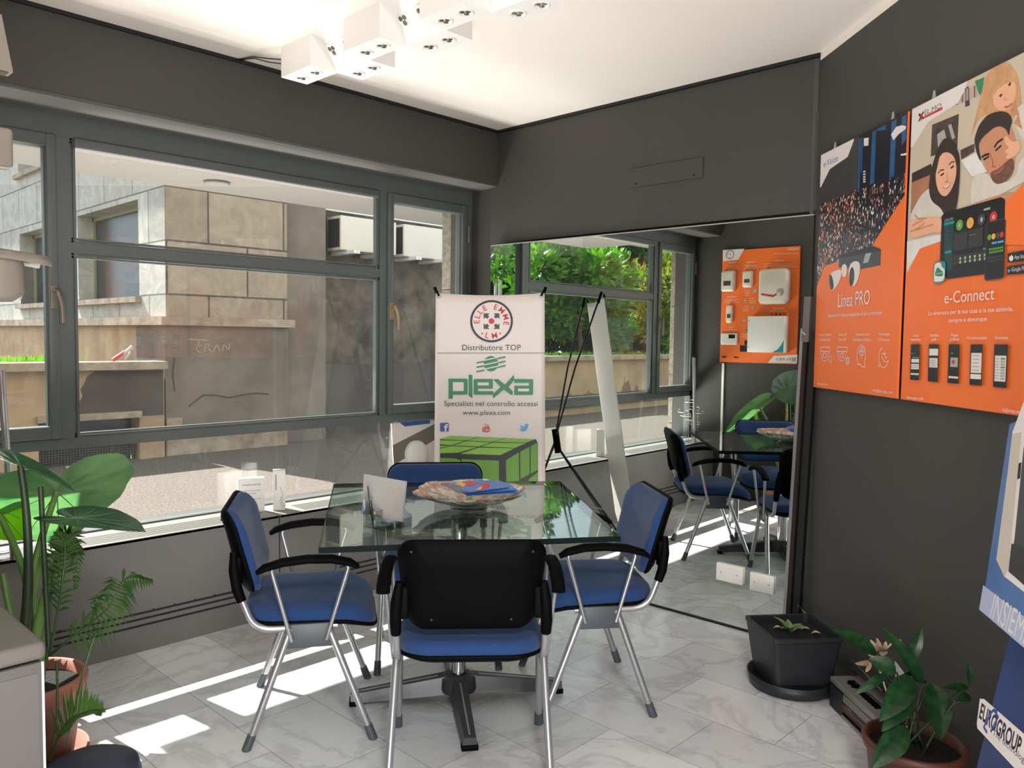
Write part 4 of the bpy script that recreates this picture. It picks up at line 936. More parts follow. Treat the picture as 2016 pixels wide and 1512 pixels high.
for i, (x, y) in enumerate(((.05, .03), (.07, -.02), (-.06, .05))): blade(MB(), (x, y, hp - .026), (x + .03, y - .02, hp - .018), .03, (0, 0, 1), .15, .3).build('dry_leaf', 'dry', t)
# peace lily
lc = onz(1800, 1462, .19); lc.z = 0; r_l = (onz(1905, 1470, .19) - onz(1702, 1440, .19)).length / 2
t = thing('peace_lily', 'dark green peace lily in a brown pot at the foot of the right wall', 'potted plant', lc)
pot(t, r_l, .20, 'pot_brown', .03, r0=.8)
def zl(a, b): return (1620 + a / 4.847, 1200 + b / 4.847)
D0 = (np.array(lc) - CAM) @ FWD
LV = [((520, 430), (75, 185), 165, .02, -.02), ((965, 710), (555, 165), 160, .0, .03), ((820, 490), (945, 185), 130, .04, .06), ((700, 600), (435, 470), 190, -.06, -.03), ((850, 640), (540, 1070), 250, -.02, -.12), ((1040, 700), (1125, 1250), 270, -.02, -.10), ((850, 830), (555, 1170), 170, -.04, -.12), ((800, 1120), (465, 1520), 240, -.08, -.15), ((610, 615), (300, 815), 95, -.02, -.05), ((1390, 745), (1145, 745), 80, -.10, -.12), ((1400, 715), (1385, 505), 75, -.10, -.10), ((1410, 830), (1265, 870), 90, -.10, -.13), ((760, 620), (1000, 700), 90, .02, .02)]
for i, (b, e, w, db, de) in enumerate(LV):
    B = at_depth(*zl(*b), D0 + db) - lc; T = at_depth(*zl(*e), D0 + de) - lc
    blade(MB(), B, T, w / 4.847 * D0 / FPX, tuple(TOCAM * .75 + Vector((0, 0, .65))), .06, .22).build('leaf', 'lily_leaf', t)
    k0 = Vector((random.uniform(-.04, .04), random.uniform(-.04, .04), .16)); k1 = (k0 + B) / 2 + Vector((0, 0, .05))
    MB().tube(bez(k0, k1, B), .0035, 6).build('leaf_stalk', 'stem_dark', t)
# flower ornament and card behind it
fo = at_depth(*zl(520, 440), D0 + .16)
t = thing('dried_flower', 'pale glittering dried flower behind the peace lily leaves', 'flower ornament', fo)
for i, (a, b, a2, b2) in enumerate(((545, 400, 512, 270), (520, 400, 450, 285), (500, 415, 390, 320), (570, 400, 600, 300), (540, 420, 620, 400), (440, 500, 305, 515), (450, 500, 405, 600), (520, 440, 430, 430))):
    B = at_depth(*zl(a, b), D0 + .16) - fo; T = at_depth(*zl(a2, b2), D0 + .14) - fo
    blade(MB(), B, T, 52 / 4.847 * (D0 + .15) / FPX, tuple(TOCAM), .05, .3, prof=lambda u: math.sin(math.pi * u ** .7) ** .6).build('petal', mat('dried_petal', (176, 152, 124), .3, var=.25, scale=90), t)
MB().tube([at_depth(*zl(560, 420), D0 + .16) - fo, at_depth(*zl(660, 320), D0 + .17) - fo, at_depth(*zl(745, 292), D0 + .17) - fo], .003, 6).tube([Vector((0, 0, 0)), Vector((.0, .0, -.02)), Vector((lc.x - fo.x + .06, lc.y - fo.y + .06, .17 - fo.z))], .003, 6).build('stem', 'dry', t)
ca = [at_depth(*zl(*q), D0 + .17) for q in ((690, 490), (780, 610), (815, 800), (700, 800))]
k = MB().hexa([c - Vector(FWD) * .002 for c in ca], [c + Vector(FWD) * .002 for c in ca]); o = k.build('paper_card', 'paper'); tag(o, 'white paper card tucked behind the peace lily against the wall', 'card')

# ---------------------------------------------------------------- radio cassette recorder
f0 = Vector((-.50, -2.362, 0)); f1 = f0 - DR * .40
Mr = panel_matrix(f0, -DR)
t = thing('radio_cassette_player', 'old silver and black portable radio cassette player on the floor by the wall', 'radio', M=Mr)
L_, Dp, Hh = .42, .115, .115
MB().box(0, L_, .0, Dp, .0, Hh - .022, .004).build('body', 'black_plastic', t)
MB().box(-.002, L_ + .002, -.003, Dp + .002, Hh - .022, Hh, .004).build('top_panel', 'radio_silver', t)
MB().box(.004, .105, -.004, .002, .004, Hh - .026).build('speaker', 'pot_black', t)
MB().box(.11, .40, -.005, .002, Hh - .050, Hh - .024).build('dial_panel', 'radio_silver', t)
MB().box(.11, .40, -.006, .002, .03, Hh - .052).build('cassette_door', 'black_gloss', t)
MB().box(.11, .40, -.0068, -.005, .046, .049).build('red_line', 'print_red', t); MB().box(.105, .41, -.006, .002, .0, .012).build('lower_trim', 'radio_silver', t)
for i in range(6): MB().box(.15 + i * .022, .168 + i * .022, .03, .055, Hh - .002, Hh + .007, .002).build('key', 'black_plastic', t)
for x in (.07, .10): MB().lathe([(.014, 0), (.014, .006), (.012, .008), (0, .008)], 18, (x, .045, Hh)).build('knob', 'black_plastic', t)
MB().box(.04, .30, .065, .07, Hh, Hh + .002).build('top_slot', 'dark', t)
MB().tube(fillet([(.0, .09, .07), (.0, .085, Hh + .03), (L_, .085, Hh + .03), (L_, .09, .07)], .02), .006, 8).build('carry_handle', 'pot_black', t)
pr = Print(t); pr.y = -.0062
pr.text([('SONY', (.015, Hh - .016), (.05, Hh - .016), .007)], 'print_black')
pr.y = -.0068; pr.text([('FM', (.12, Hh - .034), (.13, Hh - .034), .004), ('88 92 96 100 104 108', (.14, Hh - .034), (.38, Hh - .034), .004), ('530 600 800 1000 1400 1600', (.14, Hh - .044), (.38, Hh - .044), .004)], 'print_black'); pr.text([('STEREO', (.14, .056), (.18, .056), .005)], 'print_lgrey')
tipw = at_depth(1572, 1193, 3.62); basew = at_depth(1722, 1372, 2.62)
iv = Mr.inverted(); bw_ = Vector((L_ - .02, Dp - .01, Hh)); tw = iv @ tipw
MB().tube([bw_, bw_ + (tw - bw_) * .35, tw], [.004, .003, .002], 8).build('antenna', 'chrome', t); MB().tube([tw, tw + (tw - bw_).normalized() * .008], .0045, 8).build('antenna_tip', 'chrome', t)
# ---------------------------------------------------------------- posters on the right wall
def poster(label, tA, tB, z0, z1):
    Mp = panel_matrix(rw(tA, z0, .024), -DR)
    t = thing('poster', label, 'poster', M=Mp, group=None)
    MB().box(0, tB - tA, 0, .008, 0, z1 - z0).build('board', 'orange', t)
    for x in (.16, .83):
        x *= tB - tA
        MB().prism([(x - .014, z1 - z0 - .005), (x + .014, z1 - z0 - .005), (x + .003, z1 - z0 + .03), (x - .003, z1 - z0 + .03)], .008, .010).build('hanger', 'print_lgrey', t)
    pr = Print(t, panel_px(Mp)); pr.y = -.0003; pr.clip = (0, tB - tA, 0, z1 - z0); return t, pr, tB - tA, z1 - z0
def zA(a, b): return (1600 + a / 7.56, 220 + b / 7.56)
def zB(a, b): return (1600 + a / 4.2, 440 + b / 4.2)
def zC(a, b): return (1780 + a / 5.04, 100 + b / 5.04)
def zD(a, b): return (1780 + a / 6.873, 380 + b / 6.873)
def zE(a, b): return (1776 + a / 5.6, 560 + b / 5.6)
def mp2(z, L): return [z(*q) for q in L]
t, pr, w, h = poster('orange poster with a night city and two white cameras, left of the pair', .098, .775, 1.203, 2.208)
P_ = pr.P
inset = lambda px: px
pr.poly(mp2(zA, [(60, 640), (1600, -140), (1600, 1040), (1380, 1222)]) + mp2(zB, [(490, 185), (218, 310), (97, 355), (46, 488), (20, 560)]), 'print_navy', 'city_photo')
pr.poly(mp2(zA, [(600, 400), (690, 350), (662, 1150), (100, 1395), (100, 1110), (260, 855), (525, 672)]), mat('print_sky_grey', (62, 58, 60), .35, var=.2, scale=9), 'city_photo')
pr.poly(mp2(zA, [(122, 1380), (664, 1145), (655, 1510)]) + mp2(zB, [(355, 30), (350, 240), (218, 308), (97, 353), (30, 520), (20, 20)]), 'city_warm', 'city_photo')
pr.poly(mp2(zA, [(664, 1175), (1110, 1010), (1388, 900), (1376, 1222), (1190, 1510)]) + mp2(zB, [(490, 183), (352, 240), (358, 20)]), 'city_cold', 'city_photo')
pr.polys([mp2(zA, q) for q in ([(692, 405), (722, 390), (700, 1145), (668, 1158)], [(728, 388), (748, 378), (736, 900), (716, 910)], [(888, 300), (950, 268), (915, 1060), (850, 1090)], [(1175, 150), (1250, 112), (1215, 960), (1140, 990)], [(1330, 80), (1400, 45), (1395, 400), (1330, 500)], [(960, 255), (1090, 195), (1092, 270), (960, 285)])], 'print_blue', 'city_photo')
pr.polys([mp2(zA, [(835, 330), (885, 305), (840, 1420), (795, 1430)]), mp2(zA, [(1095, 195), (1172, 155), (1110, 1450), (1055, 1460)]), mp2(zB, [(350, 15), (352, -10), (560, 55), (545, 80)])], 'print_black', 'city_photo')
pr.polys([mp2(zB, [(250, 90), (300, 70), (300, 130), (250, 150)]), mp2(zB, [(245, 165), (300, 140), (300, 190), (240, 215)])], 'print_grey', 'city_photo')
pr.polys([mp2(zA, [(1170, 340), (1245, 225), (1330, 200), (1395, 215), (1390, 255), (1290, 330), (1205, 425)]), mp2(zA, [(765, 395), (838, 385), (832, 505), (765, 510)]), mp2(zA, [(1310, 632), (1400, 612), (1400, 645), (1320, 655)])] + [mp2(zA, [(755, y), (790, y - 8), (788, y + 14), (755, y + 20)]) for y in (885, 925, 965, 1000, 1035)], 'print_white', 'city_photo')
pr.poly(mp2(zA, [(60, 660), (622, 390), (612, 440), (525, 672), (260, 853), (125, 1125), (100, 1125)]), 'print_white', 'corner_tab')
pr.text([('e-Vision', zA(165, 830), zA(380, 732), .028)], 'print_fb')
# recorder and the two cameras
pr.poly(mp2(zB, [(220, 265), (500, 185), (565, 212), (560, 345), (395, 378), (218, 362)]), 'print_black', 'recorder_print')
pr.poly(mp2(zB, [(222, 290), (565, 222), (560, 342), (395, 376), (218, 362)]), 'print_grey', 'recorder_print')
pr.polys([mp2(zB, [(440, 250), (488, 240), (462, 322), (418, 330)])], 'print_lgrey', 'recorder_print')
pr.poly(mp2(zB, [(138, 412), (225, 376), (244, 392), (232, 470), (175, 556), (150, 545)]), 'print_white', 'camera_print')
pr.poly(mp2(zB, [(240, 350), (270, 330), (288, 360), (284, 420), (268, 446), (244, 436)]), 'print_white', 'camera_print')
pr.poly(mp2(zB, [(138, 418), (160, 424), (178, 500), (172, 552), (146, 540)]), 'print_black', 'camera_print')
pr.poly(mp2(zB, [(302, 350), (340, 312), (380, 312), (398, 345), (388, 440), (355, 515), (325, 520), (302, 480)]), 'print_white', 'camera_print')
c0 = zB(326, 440); pr.ell(c0[0], c0[1], .021, .038, 'print_black', 'camera_print'); pr.ell(c0[0], c0[1], .009, .016, 'print_grey', 'camera_print')
pr.text([('Linea PRO', zB(212, 692), zB(475, 668), .056), ('Soluzioni di videosorveglianza ad alte prestazioni', zB(128, 776), zB(577, 750), .014),
         ('Sistemi analogici', zB(57, 930), zB(160, 928), .0115), ('multistandard', zB(64, 970), zB(150, 970), .0115), ('Sistemi IP', zB(217, 930), zB(286, 928), .0115), ('fino a 4K', zB(219, 970), zB(280, 970), .0115),
         ('Telecamere con', zB(358, 928), zB(470, 926), .0115), ('Intelligenza Artificiale', zB(338, 970), zB(487, 972), .0115), ('Tecnologie', zB(547, 926), zB(640, 926), .0115), ('Ultrasense', zB(546, 970), zB(638, 974), .0115),
         ('elmospa.com', zB(40, 1332), zB(125, 1338), .010), ('info@elmospa.com', zB(497, 1388), zB(665, 1410), .0115)], 'print_white')
def arc(cx, cy, rx, ry, a0, a1, n=16): return [(cx + rx * math.cos(R(a0 + (a1 - a0) * i / n)), cy + ry * math.sin(R(a0 + (a1 - a0) * i / n))) for i in range(n + 1)]
LN = []
for x in (0, 138):
    s = 1 + x / 1500; LN += [[(68 + x, 1022), (145 + x * 1.04, 1024), (143 + x * 1.04, 1060), (70 + x, 1058), (68 + x, 1022)], arc(105 + x * 1.02, 1062, 35, 75, 0, 180), arc(104 + x * 1.02, 1092, 10, 22, 0, 360), [(88 + x, 1066), (90 + x, 1105)], [(122 + x, 1066), (120 + x, 1105)]]
LN += [[(142, 1090), (142, 1145), (152, 1145)], [(156, 1090), (158, 1150)], arc(293, 1136, 16, 32, 0, 360), [(277, 1136), (309, 1136)], [(280, 1120), (306, 1120)], [(280, 1152), (306, 1152)],
       arc(408, 1070, 35, 64, 175, 380) + [(440, 1115), (430, 1140), (436, 1185)], [(373, 1075), (370, 1120), (376, 1125), (378, 1165), (404, 1165), (410, 1184), (436, 1185)], arc(410, 1055, 22, 34, 0, 360), arc(410, 1055, 10, 16, 0, 360), [(388, 1055), (432, 1055)], [(410, 1021), (410, 1115)],
       arc(590, 1110, 38, 82, 60, 255), arc(612, 1080, 36, 62, 60, 190), [(596, 1060), (600, 1095)], [(586, 1078), (612, 1076)], arc(610, 1108, 6, 9, 0, 360), arc(553, 1178, 5, 8, 0, 360), [(631, 1135), (612, 1180)]]
for lo_, hi_ in ((40, 170), (195, 330), (350, 470), (520, 660)):
    pr.strokes([[zB(*q) for q in l] for l in LN if lo_ < l[0][0] < hi_], .0032, 'print_white', 'pictogram')

t, pr, w, h = poster('orange poster with a smiling family and a tablet, right of the pair', .803, 1.50, 1.203, 2.208)
pr.poly(mp2(zC, [(60, 590), (60, 540), (1180, -20)]) + [zC(1300, -90), zC(1300, 1240)] + mp2(zD, [(1440, 70), (480, 655), (215, 752), (40, 1080)]), 'shelf_print', 'family_photo')
pr.poly(mp2(zC, [(80, 1215), (270, 1120), (300, 1280), (70, 1420)]) , 'hair_dark', 'family_photo')
pr.poly(mp2(zC, [(74, 1310), (260, 1230), (260, 1500), (66, 1640)]), 'floor_print', 'family_photo')
pr.poly(mp2(zD, [(75, 645), (500, 560), (500, 650), (215, 752), (40, 1080), (40, 660)]), 'cushion_white', 'family_photo')
pr.polys([mp2(zC, q) for q in ([(280, 735), (545, 625), (530, 960), (265, 1050)], [(560, 985), (700, 920), (700, 1000), (570, 1080)], [(600, 380), (640, 350), (655, 540), (610, 560)])], mat('print_umber', (70, 58, 50), .5, var=.4, scale=40), 'family_photo')
pr.polys([mp2(zC, [(x, 640 - (x - 280) * .42), (x + 22, 630 - (x - 280) * .42), (x + 22, 500 - (x - 280) * .42 + random.uniform(0, 40)), (x, 510 - (x - 280) * .42)]) for x in range(440, 760, 30)], 'print_lgrey', 'family_photo')
pr.polys([mp2(zC, [(x, 640 - (x - 280) * .42), (x + 14, 634 - (x - 280) * .42), (x + 14, 520 - (x - 280) * .42), (x, 525 - (x - 280) * .42)]) for x in range(455, 760, 60)], mat('print_rust', (150, 84, 62), .5), 'family_photo')
pr.polys([mp2(zC, [(705, 300), (800, 262), (770, 420), (745, 430)])], 'print_green', 'family_photo')
pr.polys([mp2(zC, [(330, 830), (400, 780), (430, 900), (340, 960)]), mp2(zC, [(440, 740), (470, 725), (510, 860), (480, 880)])], 'print_lgrey', 'family_photo')
pr.poly(mp2(zC, [(60, 600), (630, 290), (630, 308), (600, 400), (535, 520), (245, 705), (85, 955), (60, 955)]), 'print_white', 'corner_tab')
pr.text([('EL.MO.', zC(205, 640), zC(385, 560), .017)], 'print_grey'); pr.strokes([[zC(205, 660), zC(380, 572)]], .008, 'print_red')
pr.strokes([[zC(150, 630), zC(165, 645)], [zC(195, 608), zC(180, 632)], [zC(150, 695), zC(165, 670)], [zC(195, 672), zC(182, 655)]], .007, 'print_black'); pr.strokes([[zC(172, 625), zC(174, 690)], [zC(160, 662), zC(188, 648)]], .006, 'print_red')
# child
pr.poly(mp2(zC, [(760, 480), (800, 300), (860, 180), (1010, 100), (1100, 180), (1150, 320), (1180, 700), (1060, 640), (900, 640), (740, 640), (660, 900), (700, 700)]), 'hair_blond', 'child_hair')
pr.poly(mp2(zC, [(1100, 560), (1300, 480), (1300, 1000), (1180, 880), (1110, 760)]), 'shirt', 'child_shirt')
pr.poly(mp2(zC, [(880, 440), (940, 330), (1090, 290), (1120, 360), (1110, 470), (1060, 570), (980, 600), (900, 570)]), 'skin', 'child_face')
pr.poly(mp2(zC, [(860, 200), (1010, 110), (1090, 220), (1080, 310), (1000, 330), (930, 390), (880, 470), (850, 400)]), 'hair_blond', 'child_hair')
pr.polys([mp2(zC, [(945, 450), (970, 425), (985, 432), (965, 462)]), mp2(zC, [(1035, 340), (1060, 310), (1070, 320), (1055, 352)])], 'hair_dark', 'child_eyes')
pr.strokes([mp2(zC, [(1005, 560), (1040, 555), (1075, 525)])], .005, mat('lips', (168, 84, 72), .5), 'child_mouth')
pr.strokes([mp2(zC, [(1000, 470), (1010, 492), (1025, 486)])], .003, 'skin_dark', 'child_nose')
pr.polys([mp2(zC, [(1110, 480), (1150, 640), (1090, 640), (1060, 590)]), mp2(zC, [(1140, 620), (1180, 780), (1100, 720)])], mat('hair_amber', (186, 130, 92), .5, var=.2, scale=40), 'child_hair')
# man
pr.poly(mp2(zC, [(570, 1090), (720, 1010), (830, 1200), (680, 1250)]), 'cushion_white', 'cushion')
pr.poly(mp2(zC, [(670, 1250), (800, 1190), (1000, 1330), (1130, 1230), (1150, 1080), (1300, 1000), (1300, 1250), (1000, 1400), (660, 1640)]), 'shirt', 'man_shirt')
pr.poly(mp2(zC, [(740, 900), (900, 740), (1060, 740), (1100, 820), (1110, 1060), (1080, 1220), (980, 1320), (900, 1310), (820, 1190)]), 'skin_dark', 'man_face')
pr.poly(mp2(zC, [(860, 1210), (900, 1190), (960, 1160), (1040, 1080), (1100, 1060), (1100, 1200), (1020, 1300), (930, 1330), (880, 1290)]), mat('beard', (108, 74, 56), .5, var=.3, scale=60), 'man_beard')
pr.poly(mp2(zC, [(700, 900), (720, 820), (760, 720), (850, 620), (1020, 590), (1090, 680), (1060, 760), (1050, 860), (1020, 770), (930, 740), (820, 830), (760, 890), (745, 960), (780, 1110), (740, 1060)]), 'hair_dark', 'man_hair')
pr.polys([mp2(zC, [(790, 1075), (850, 1040), (855, 1055), (800, 1090)]), mp2(zC, [(910, 985), (970, 930), (978, 945), (920, 1000)])], 'print_black', 'man_eyes')
pr.strokes([mp2(zC, [(780, 1055), (810, 1035), (850, 1025)]), mp2(zC, [(905, 955), (935, 910), (985, 875)])], .007, 'hair_dark', 'man_eyebrows')
pr.strokes([mp2(zC, [(865, 1020), (890, 1110), (885, 1150), (920, 1150)])], .005, mat('skin_shade', (164, 104, 76), .5), 'man_nose')
pr.poly(mp2(zC, [(880, 1220), (940, 1195), (1010, 1120), (990, 1180), (930, 1230)]), 'lips', 'man_mouth')
pr.poly(mp2(zC, [(1010, 850), (1030, 840), (1080, 910), (1150, 880), (1170, 960), (1130, 1030), (1040, 1075), (1010, 1060), (1050, 1030), (1000, 1000), (1060, 960), (1000, 910)]), 'skin', 'child_hand')
# woman
pr.poly(mp2(zD, [(90, 290), (300, -80), (560, -60), (720, -120), (700, 220), (540, 300), (520, 330), (90, 390)]), 'shirt', 'woman_shirt')
pr.poly(mp2(zC, [(250, 1380), (270, 1200), (330, 1000), (400, 860), (470, 880), (540, 970), (570, 1100), (545, 1500), (500, 1640), (430, 1700), (380, 1560), (280, 1500)]), 'hair_dark', 'woman_hair')
pr.poly(mp2(zC, [(320, 1200), (345, 1080), (400, 1000), (490, 1020), (530, 1120), (525, 1260), (480, 1380), (420, 1455), (360, 1420), (325, 1320)]), 'skin', 'woman_face')
pr.poly(mp2(zC, [(330, 1190), (370, 1010), (430, 940), (530, 1080), (540, 1180), (560, 1060), (500, 900), (410, 860), (330, 1020), (280, 1240), (300, 1330)]), 'hair_dark', 'woman_hair')
pr.polys([mp2(zC, [(365, 1235), (400, 1210), (410, 1218), (380, 1245)]), mp2(zC, [(468, 1160), (500, 1135), (506, 1148), (478, 1172)])], 'print_black', 'woman_eyes')
pr.strokes([mp2(zC, [(350, 1215), (370, 1185), (405, 1180)]), mp2(zC, [(455, 1130), (480, 1105), (510, 1100)])], .004, 'hair_dark', 'woman_eyebrows')
pr.strokes([mp2(zC, [(435, 1210), (440, 1290), (415, 1305), (450, 1300)])], .0035, 'skin_dark', 'woman_nose')
pr.poly(mp2(zC, [(380, 1350), (430, 1345), (475, 1290), (465, 1340), (425, 1375)]), 'lips', 'woman_mouth'); pr.poly(mp2(zC, [(392, 1350), (430, 1342), (468, 1302), (460, 1333), (425, 1365)]), 'print_white', 'woman_teeth')
pr.poly(mp2(zD, [(75, 400), (110, 370), (230, 345), (380, 310), (540, 330), (520, 560), (420, 520), (75, 645)]), 'skin', 'woman_arms')
pr.strokes([mp2(zD, [(130, 440), (270, 365)]), mp2(zD, [(180, 490), (290, 410)]), mp2(zD, [(160, 300), (200, 350), (320, 340)]), mp2(zD, [(100, 520), (400, 430)])], .006, 'skin_dark', 'woman_fingers')
pr.poly(mp2(zD, [(910, 150), (1500, -30), (1500, 60), (1380, 150), (900, 210)]), 'skin_dark', 'man_arm')
# orange wedge, tablet, phone, app tile
pr.poly(mp2(zD, [(1520, -10), (1660, -160), (1660, 700), (1380, 700), (1380, 150)]), 'orange', 'orange_field')
pr.poly(mp2(zD, [(500, 930), (525, 310), (560, 270), (1330, 55), (1385, 85), (1370, 1060), (590, 1165)]), 'print_black', 'tablet_print')
pr.poly(mp2(zD, [(555, 360), (690, 325), (665, 1050), (590, 1060), (560, 950)]), mat('print_petrol', (22, 60, 62), .4), 'tablet_print')
pr.polys([mp2(zD, [(560, 405), (692, 375), (692, 412), (558, 445)]), mp2(zD, [(570, 790), (655, 770), (655, 805), (570, 825)]), mp2(zD, [(1085, 745), (1135, 735), (1135, 765), (1085, 772)])], 'print_teal', 'tablet_print')
pr.text([('2DEL.MO.', zD(565, 392), zD(685, 358), .008)], 'print_lgrey')
pr.polys([mp2(zD, [(570, y), (575 + 50, y - 12), (625, y - 2), (570, y + 10)]) for y in range(455, 760, 33)] + [mp2(zD, [(705, y), (770, y - 10), (770, y - 5), (705, y + 5)]) for y in range(610, 760, 32)] + [mp2(zD, [(810, y), (865, y - 10), (865, y - 5), (810, y + 5)]) for y in range(600, 740, 32)], 'print_grey', 'tablet_print')
pr.polys([mp2(zD, [(695, 550), (880, 512), (870, 752), (685, 788)]), mp2(zD, [(890, 505), (1090, 462), (1080, 710), (882, 748)]), mp2(zD, [(682, 850), (1130, 780), (1130, 905), (680, 975)])], mat('print_panel', (52, 50, 50), .4), 'tablet_print')
pr.polys([mp2(zD, [(x, y), (x + 24, y - 4), (x + 20, y + 32), (x, y + 35)]) for k_, x in enumerate((768, 834, 900, 965, 1032, 1102)) for y in (872 - k_ * 10, 922 - k_ * 10)], mat('print_mint', (160, 196, 130), .4), 'tablet_print')
pr.polys([mp2(zD, [(1098, 215), (1188, 190), (1186, 220), (1095, 242)]), mp2(zD, [(905, 572), (1000, 552), (1000, 556), (905, 577)])], 'print_lgrey', 'tablet_print')
for (a, b2, m_) in ((770, 435, 'print_ok'), (915, 405, 'print_amber'), (1070, 360, 'print_grey'), (1232, 325, 'print_red')):
    c0 = zD(a, b2); pr.ell(c0[0], c0[1], .017, .0165, m_, 'round_icon'); pr.ell(c0[0], c0[1], .006, .007, 'print_lgrey', 'round_icon')
pr.poly(mp2(zD, [(1115, 1160), (1140, 420), (1165, 395), (1370, 350), (1397, 370), (1375, 1120), (1355, 1150), (1130, 1180)]), 'print_black', 'phone_print')
pr.strokes([mp2(zD, [(1115, 1160), (1140, 420), (1165, 395), (1370, 350), (1397, 370), (1375, 1120), (1355, 1150), (1130, 1180), (1115, 1160)])], .0025, 'print_grey', 'phone_print')
for (a, b2, m_) in ((1178, 600, 'print_ok'), (1235, 588, 'print_amber'), (1292, 575, 'print_grey'), (1347, 562, 'print_red')):
    c0 = zD(a, b2); pr.ell(c0[0], c0[1], .0085, .0085, m_, 'round_icon')
pr.polys([mp2(zD, [(1210, 668), (1280, 655), (1280, 682), (1210, 695)]), mp2(zD, [(1290, 655), (1372, 640), (1372, 665), (1290, 682)])], 'print_sky', 'phone_print')
pr.polys([mp2(zD, [(x, y - (x - 1178) * .17), (x + 20, y - 3 - (x - 1178) * .17), (x + 20, y + 25 - (x - 1178) * .17), (x, y + 28 - (x - 1178) * .17)]) for x in range(1178, 1360, 28) for y in (752, 795)], 'print_ok', 'phone_print')
pr.polys([mp2(zD, [(1145, y), (1365, y - 35), (1365, y - 5), (1145, y + 30)]) for y in (870, 915)], 'print_panel', 'phone_print')
pr.poly(mp2(zD, [(415, 1200), (425, 960), (460, 930), (560, 920), (592, 950), (575, 1180), (545, 1215), (440, 1230)]), 'print_teal', 'app_tile')
pr.poly(mp2(zD, [(428, 1185), (436, 970), (465, 945), (525, 938), (530, 1000), (580, 1030), (568, 1160), (540, 1195), (445, 1205)]), 'print_white', 'app_tile')
pr.poly(mp2(zD, [(440, 1125), (440, 1080), (455, 1060), (465, 1010), (500, 1010), (520, 1045), (550, 1060), (556, 1100), (540, 1130)]), 'print_green', 'app_tile')
pr.text([('e-Connect', zD(440, 1108), zD(555, 1088), .006)], 'print_white')
pr.polys([mp2(zD, [(1430, 818), (1680, 770), (1680, 920), (1428, 942)]), mp2(zD, [(1422, 995), (1680, 955), (1680, 1085), (1420, 1108)])], 'print_black', 'store_badge')
pr.poly(mp2(zD, [(1450, 870), (1475, 850), (1490, 830), (1492, 850), (1508, 860), (1505, 905), (1485, 922), (1465, 920), (1452, 900)]), 'print_white', 'store_badge')
pr.poly(mp2(zD, [(1436, 1030), (1474, 1048), (1436, 1084)]), 'print_sky', 'store_badge')
pr.text([('App Store', zD(1522, 895), zD(1690, 872), .011), ('Google Play', zD(1484, 1062), zD(1690, 1038), .011)], 'print_white')
pr.text([('e-Connect', zE(488, 210), zE(1040, 165), .037), ('La sicurezza per la tua casa o la tua azienda,', zE(312, 340), zE(1250, 290), .0135), ('sempre e dovunque', zE(535, 418), zE(958, 400), .0135),
         ('Check', zE(140, 578), zE(205, 577), .0095), ('immediato', zE(120, 620), zE(222, 620), .0095), ('Notifiche', zE(328, 575), zE(425, 574), .0095), ('push', zE(348, 620), zE(400, 620), .0095), ('Mappe', zE(560, 572), zE(642, 572), .0095), ('grafiche', zE(550, 618), zE(648, 618), .0095),
         ('Cronotermostato', zE(740, 605), zE(963, 604), .0095), ('Domotica', zE(1050, 604), zE(1192, 604), .0095), ('elmospa.com', zE(72, 1262), zE(252, 1275), .011), ('info@elmospa.com', zE(1126, 1398), zE(1320, 1425), .011)], 'print_white')
ph = [((118, 662), (218, 660), (208, 1056), (110, 1050)), ((318, 660), (428, 660), (415, 1076), (306, 1068)), ((538, 660), (658, 660), (645, 1096), (524, 1086)), ((780, 662), (915, 660), (900, 1116), (766, 1106)), ((1042, 662), (1194, 662), (1172, 1142), (1028, 1130))]
pr.polys([mp2(zE, q) for q in ph], 'print_black', 'phone_print')
def inq(q, u0, v0, u1, v1):
    f = lambda u, v: tuple((q[0][i] * (1 - u) + q[1][i] * u) * (1 - v) + (q[3][i] * (1 - u) + q[2][i] * u) * v for i in (0, 1))
    return [zE(*f(u0, v0)), zE(*f(u1, v0)), zE(*f(u1, v1)), zE(*f(u0, v1))]
pr.polys([inq(ph[0], .1, .41, .95, .51), inq(ph[0], .08, .55, .95, .70), inq(ph[0], .06, .81, .95, .86), inq(ph[1], .06, .12, .95, .30), inq(ph[1], .1, .37, .92, .62), inq(ph[2], .08, .82, .94, .87), inq(ph[3], .08, .21, .94, .70), inq(ph[3], .06, .73, .94, .85), inq(ph[4], .08, .26, .92, .86)], 'print_white', 'phone_screen')
pr.polys([inq(ph[2], .2, .34, .88, .58)] + [inq(ph[4], .52, .31 + i * .066, .84, .355 + i * .066) for i in range(8)], 'print_lgrey', 'phone_screen')
pr.polys([inq(ph[2], .34, .40, .60, .50), inq(ph[0], .4, .24, .48, .28)], 'print_red', 'phone_screen'); pr.polys([inq(ph[4], .52, .31, .84, .355), inq(ph[4], .52, .508, .84, .553), inq(ph[0], .15, .24, .23, .28)], 'print_ok', 'phone_screen')
pr.polys([inq(ph[0], .25, .35, .95, .385), inq(ph[2], .25, .21, .45, .25)], 'print_teal', 'phone_screen')
pr.polys([inq(ph[3], .2, .27 + i * .09, .75, .28 + i * .09) for i in range(5)] + [inq(ph[4], .1, .33 + i * .066, .4, .338 + i * .066) for i in range(8)] + [inq(ph[1], .2, .42 + i * .05, .75, .43 + i * .05) for i in range(4)] + [inq(ph[0], .1, .59, .9, .60), inq(ph[0], .1, .64, .9, .65)], 'print_grey', 'phone_screen')

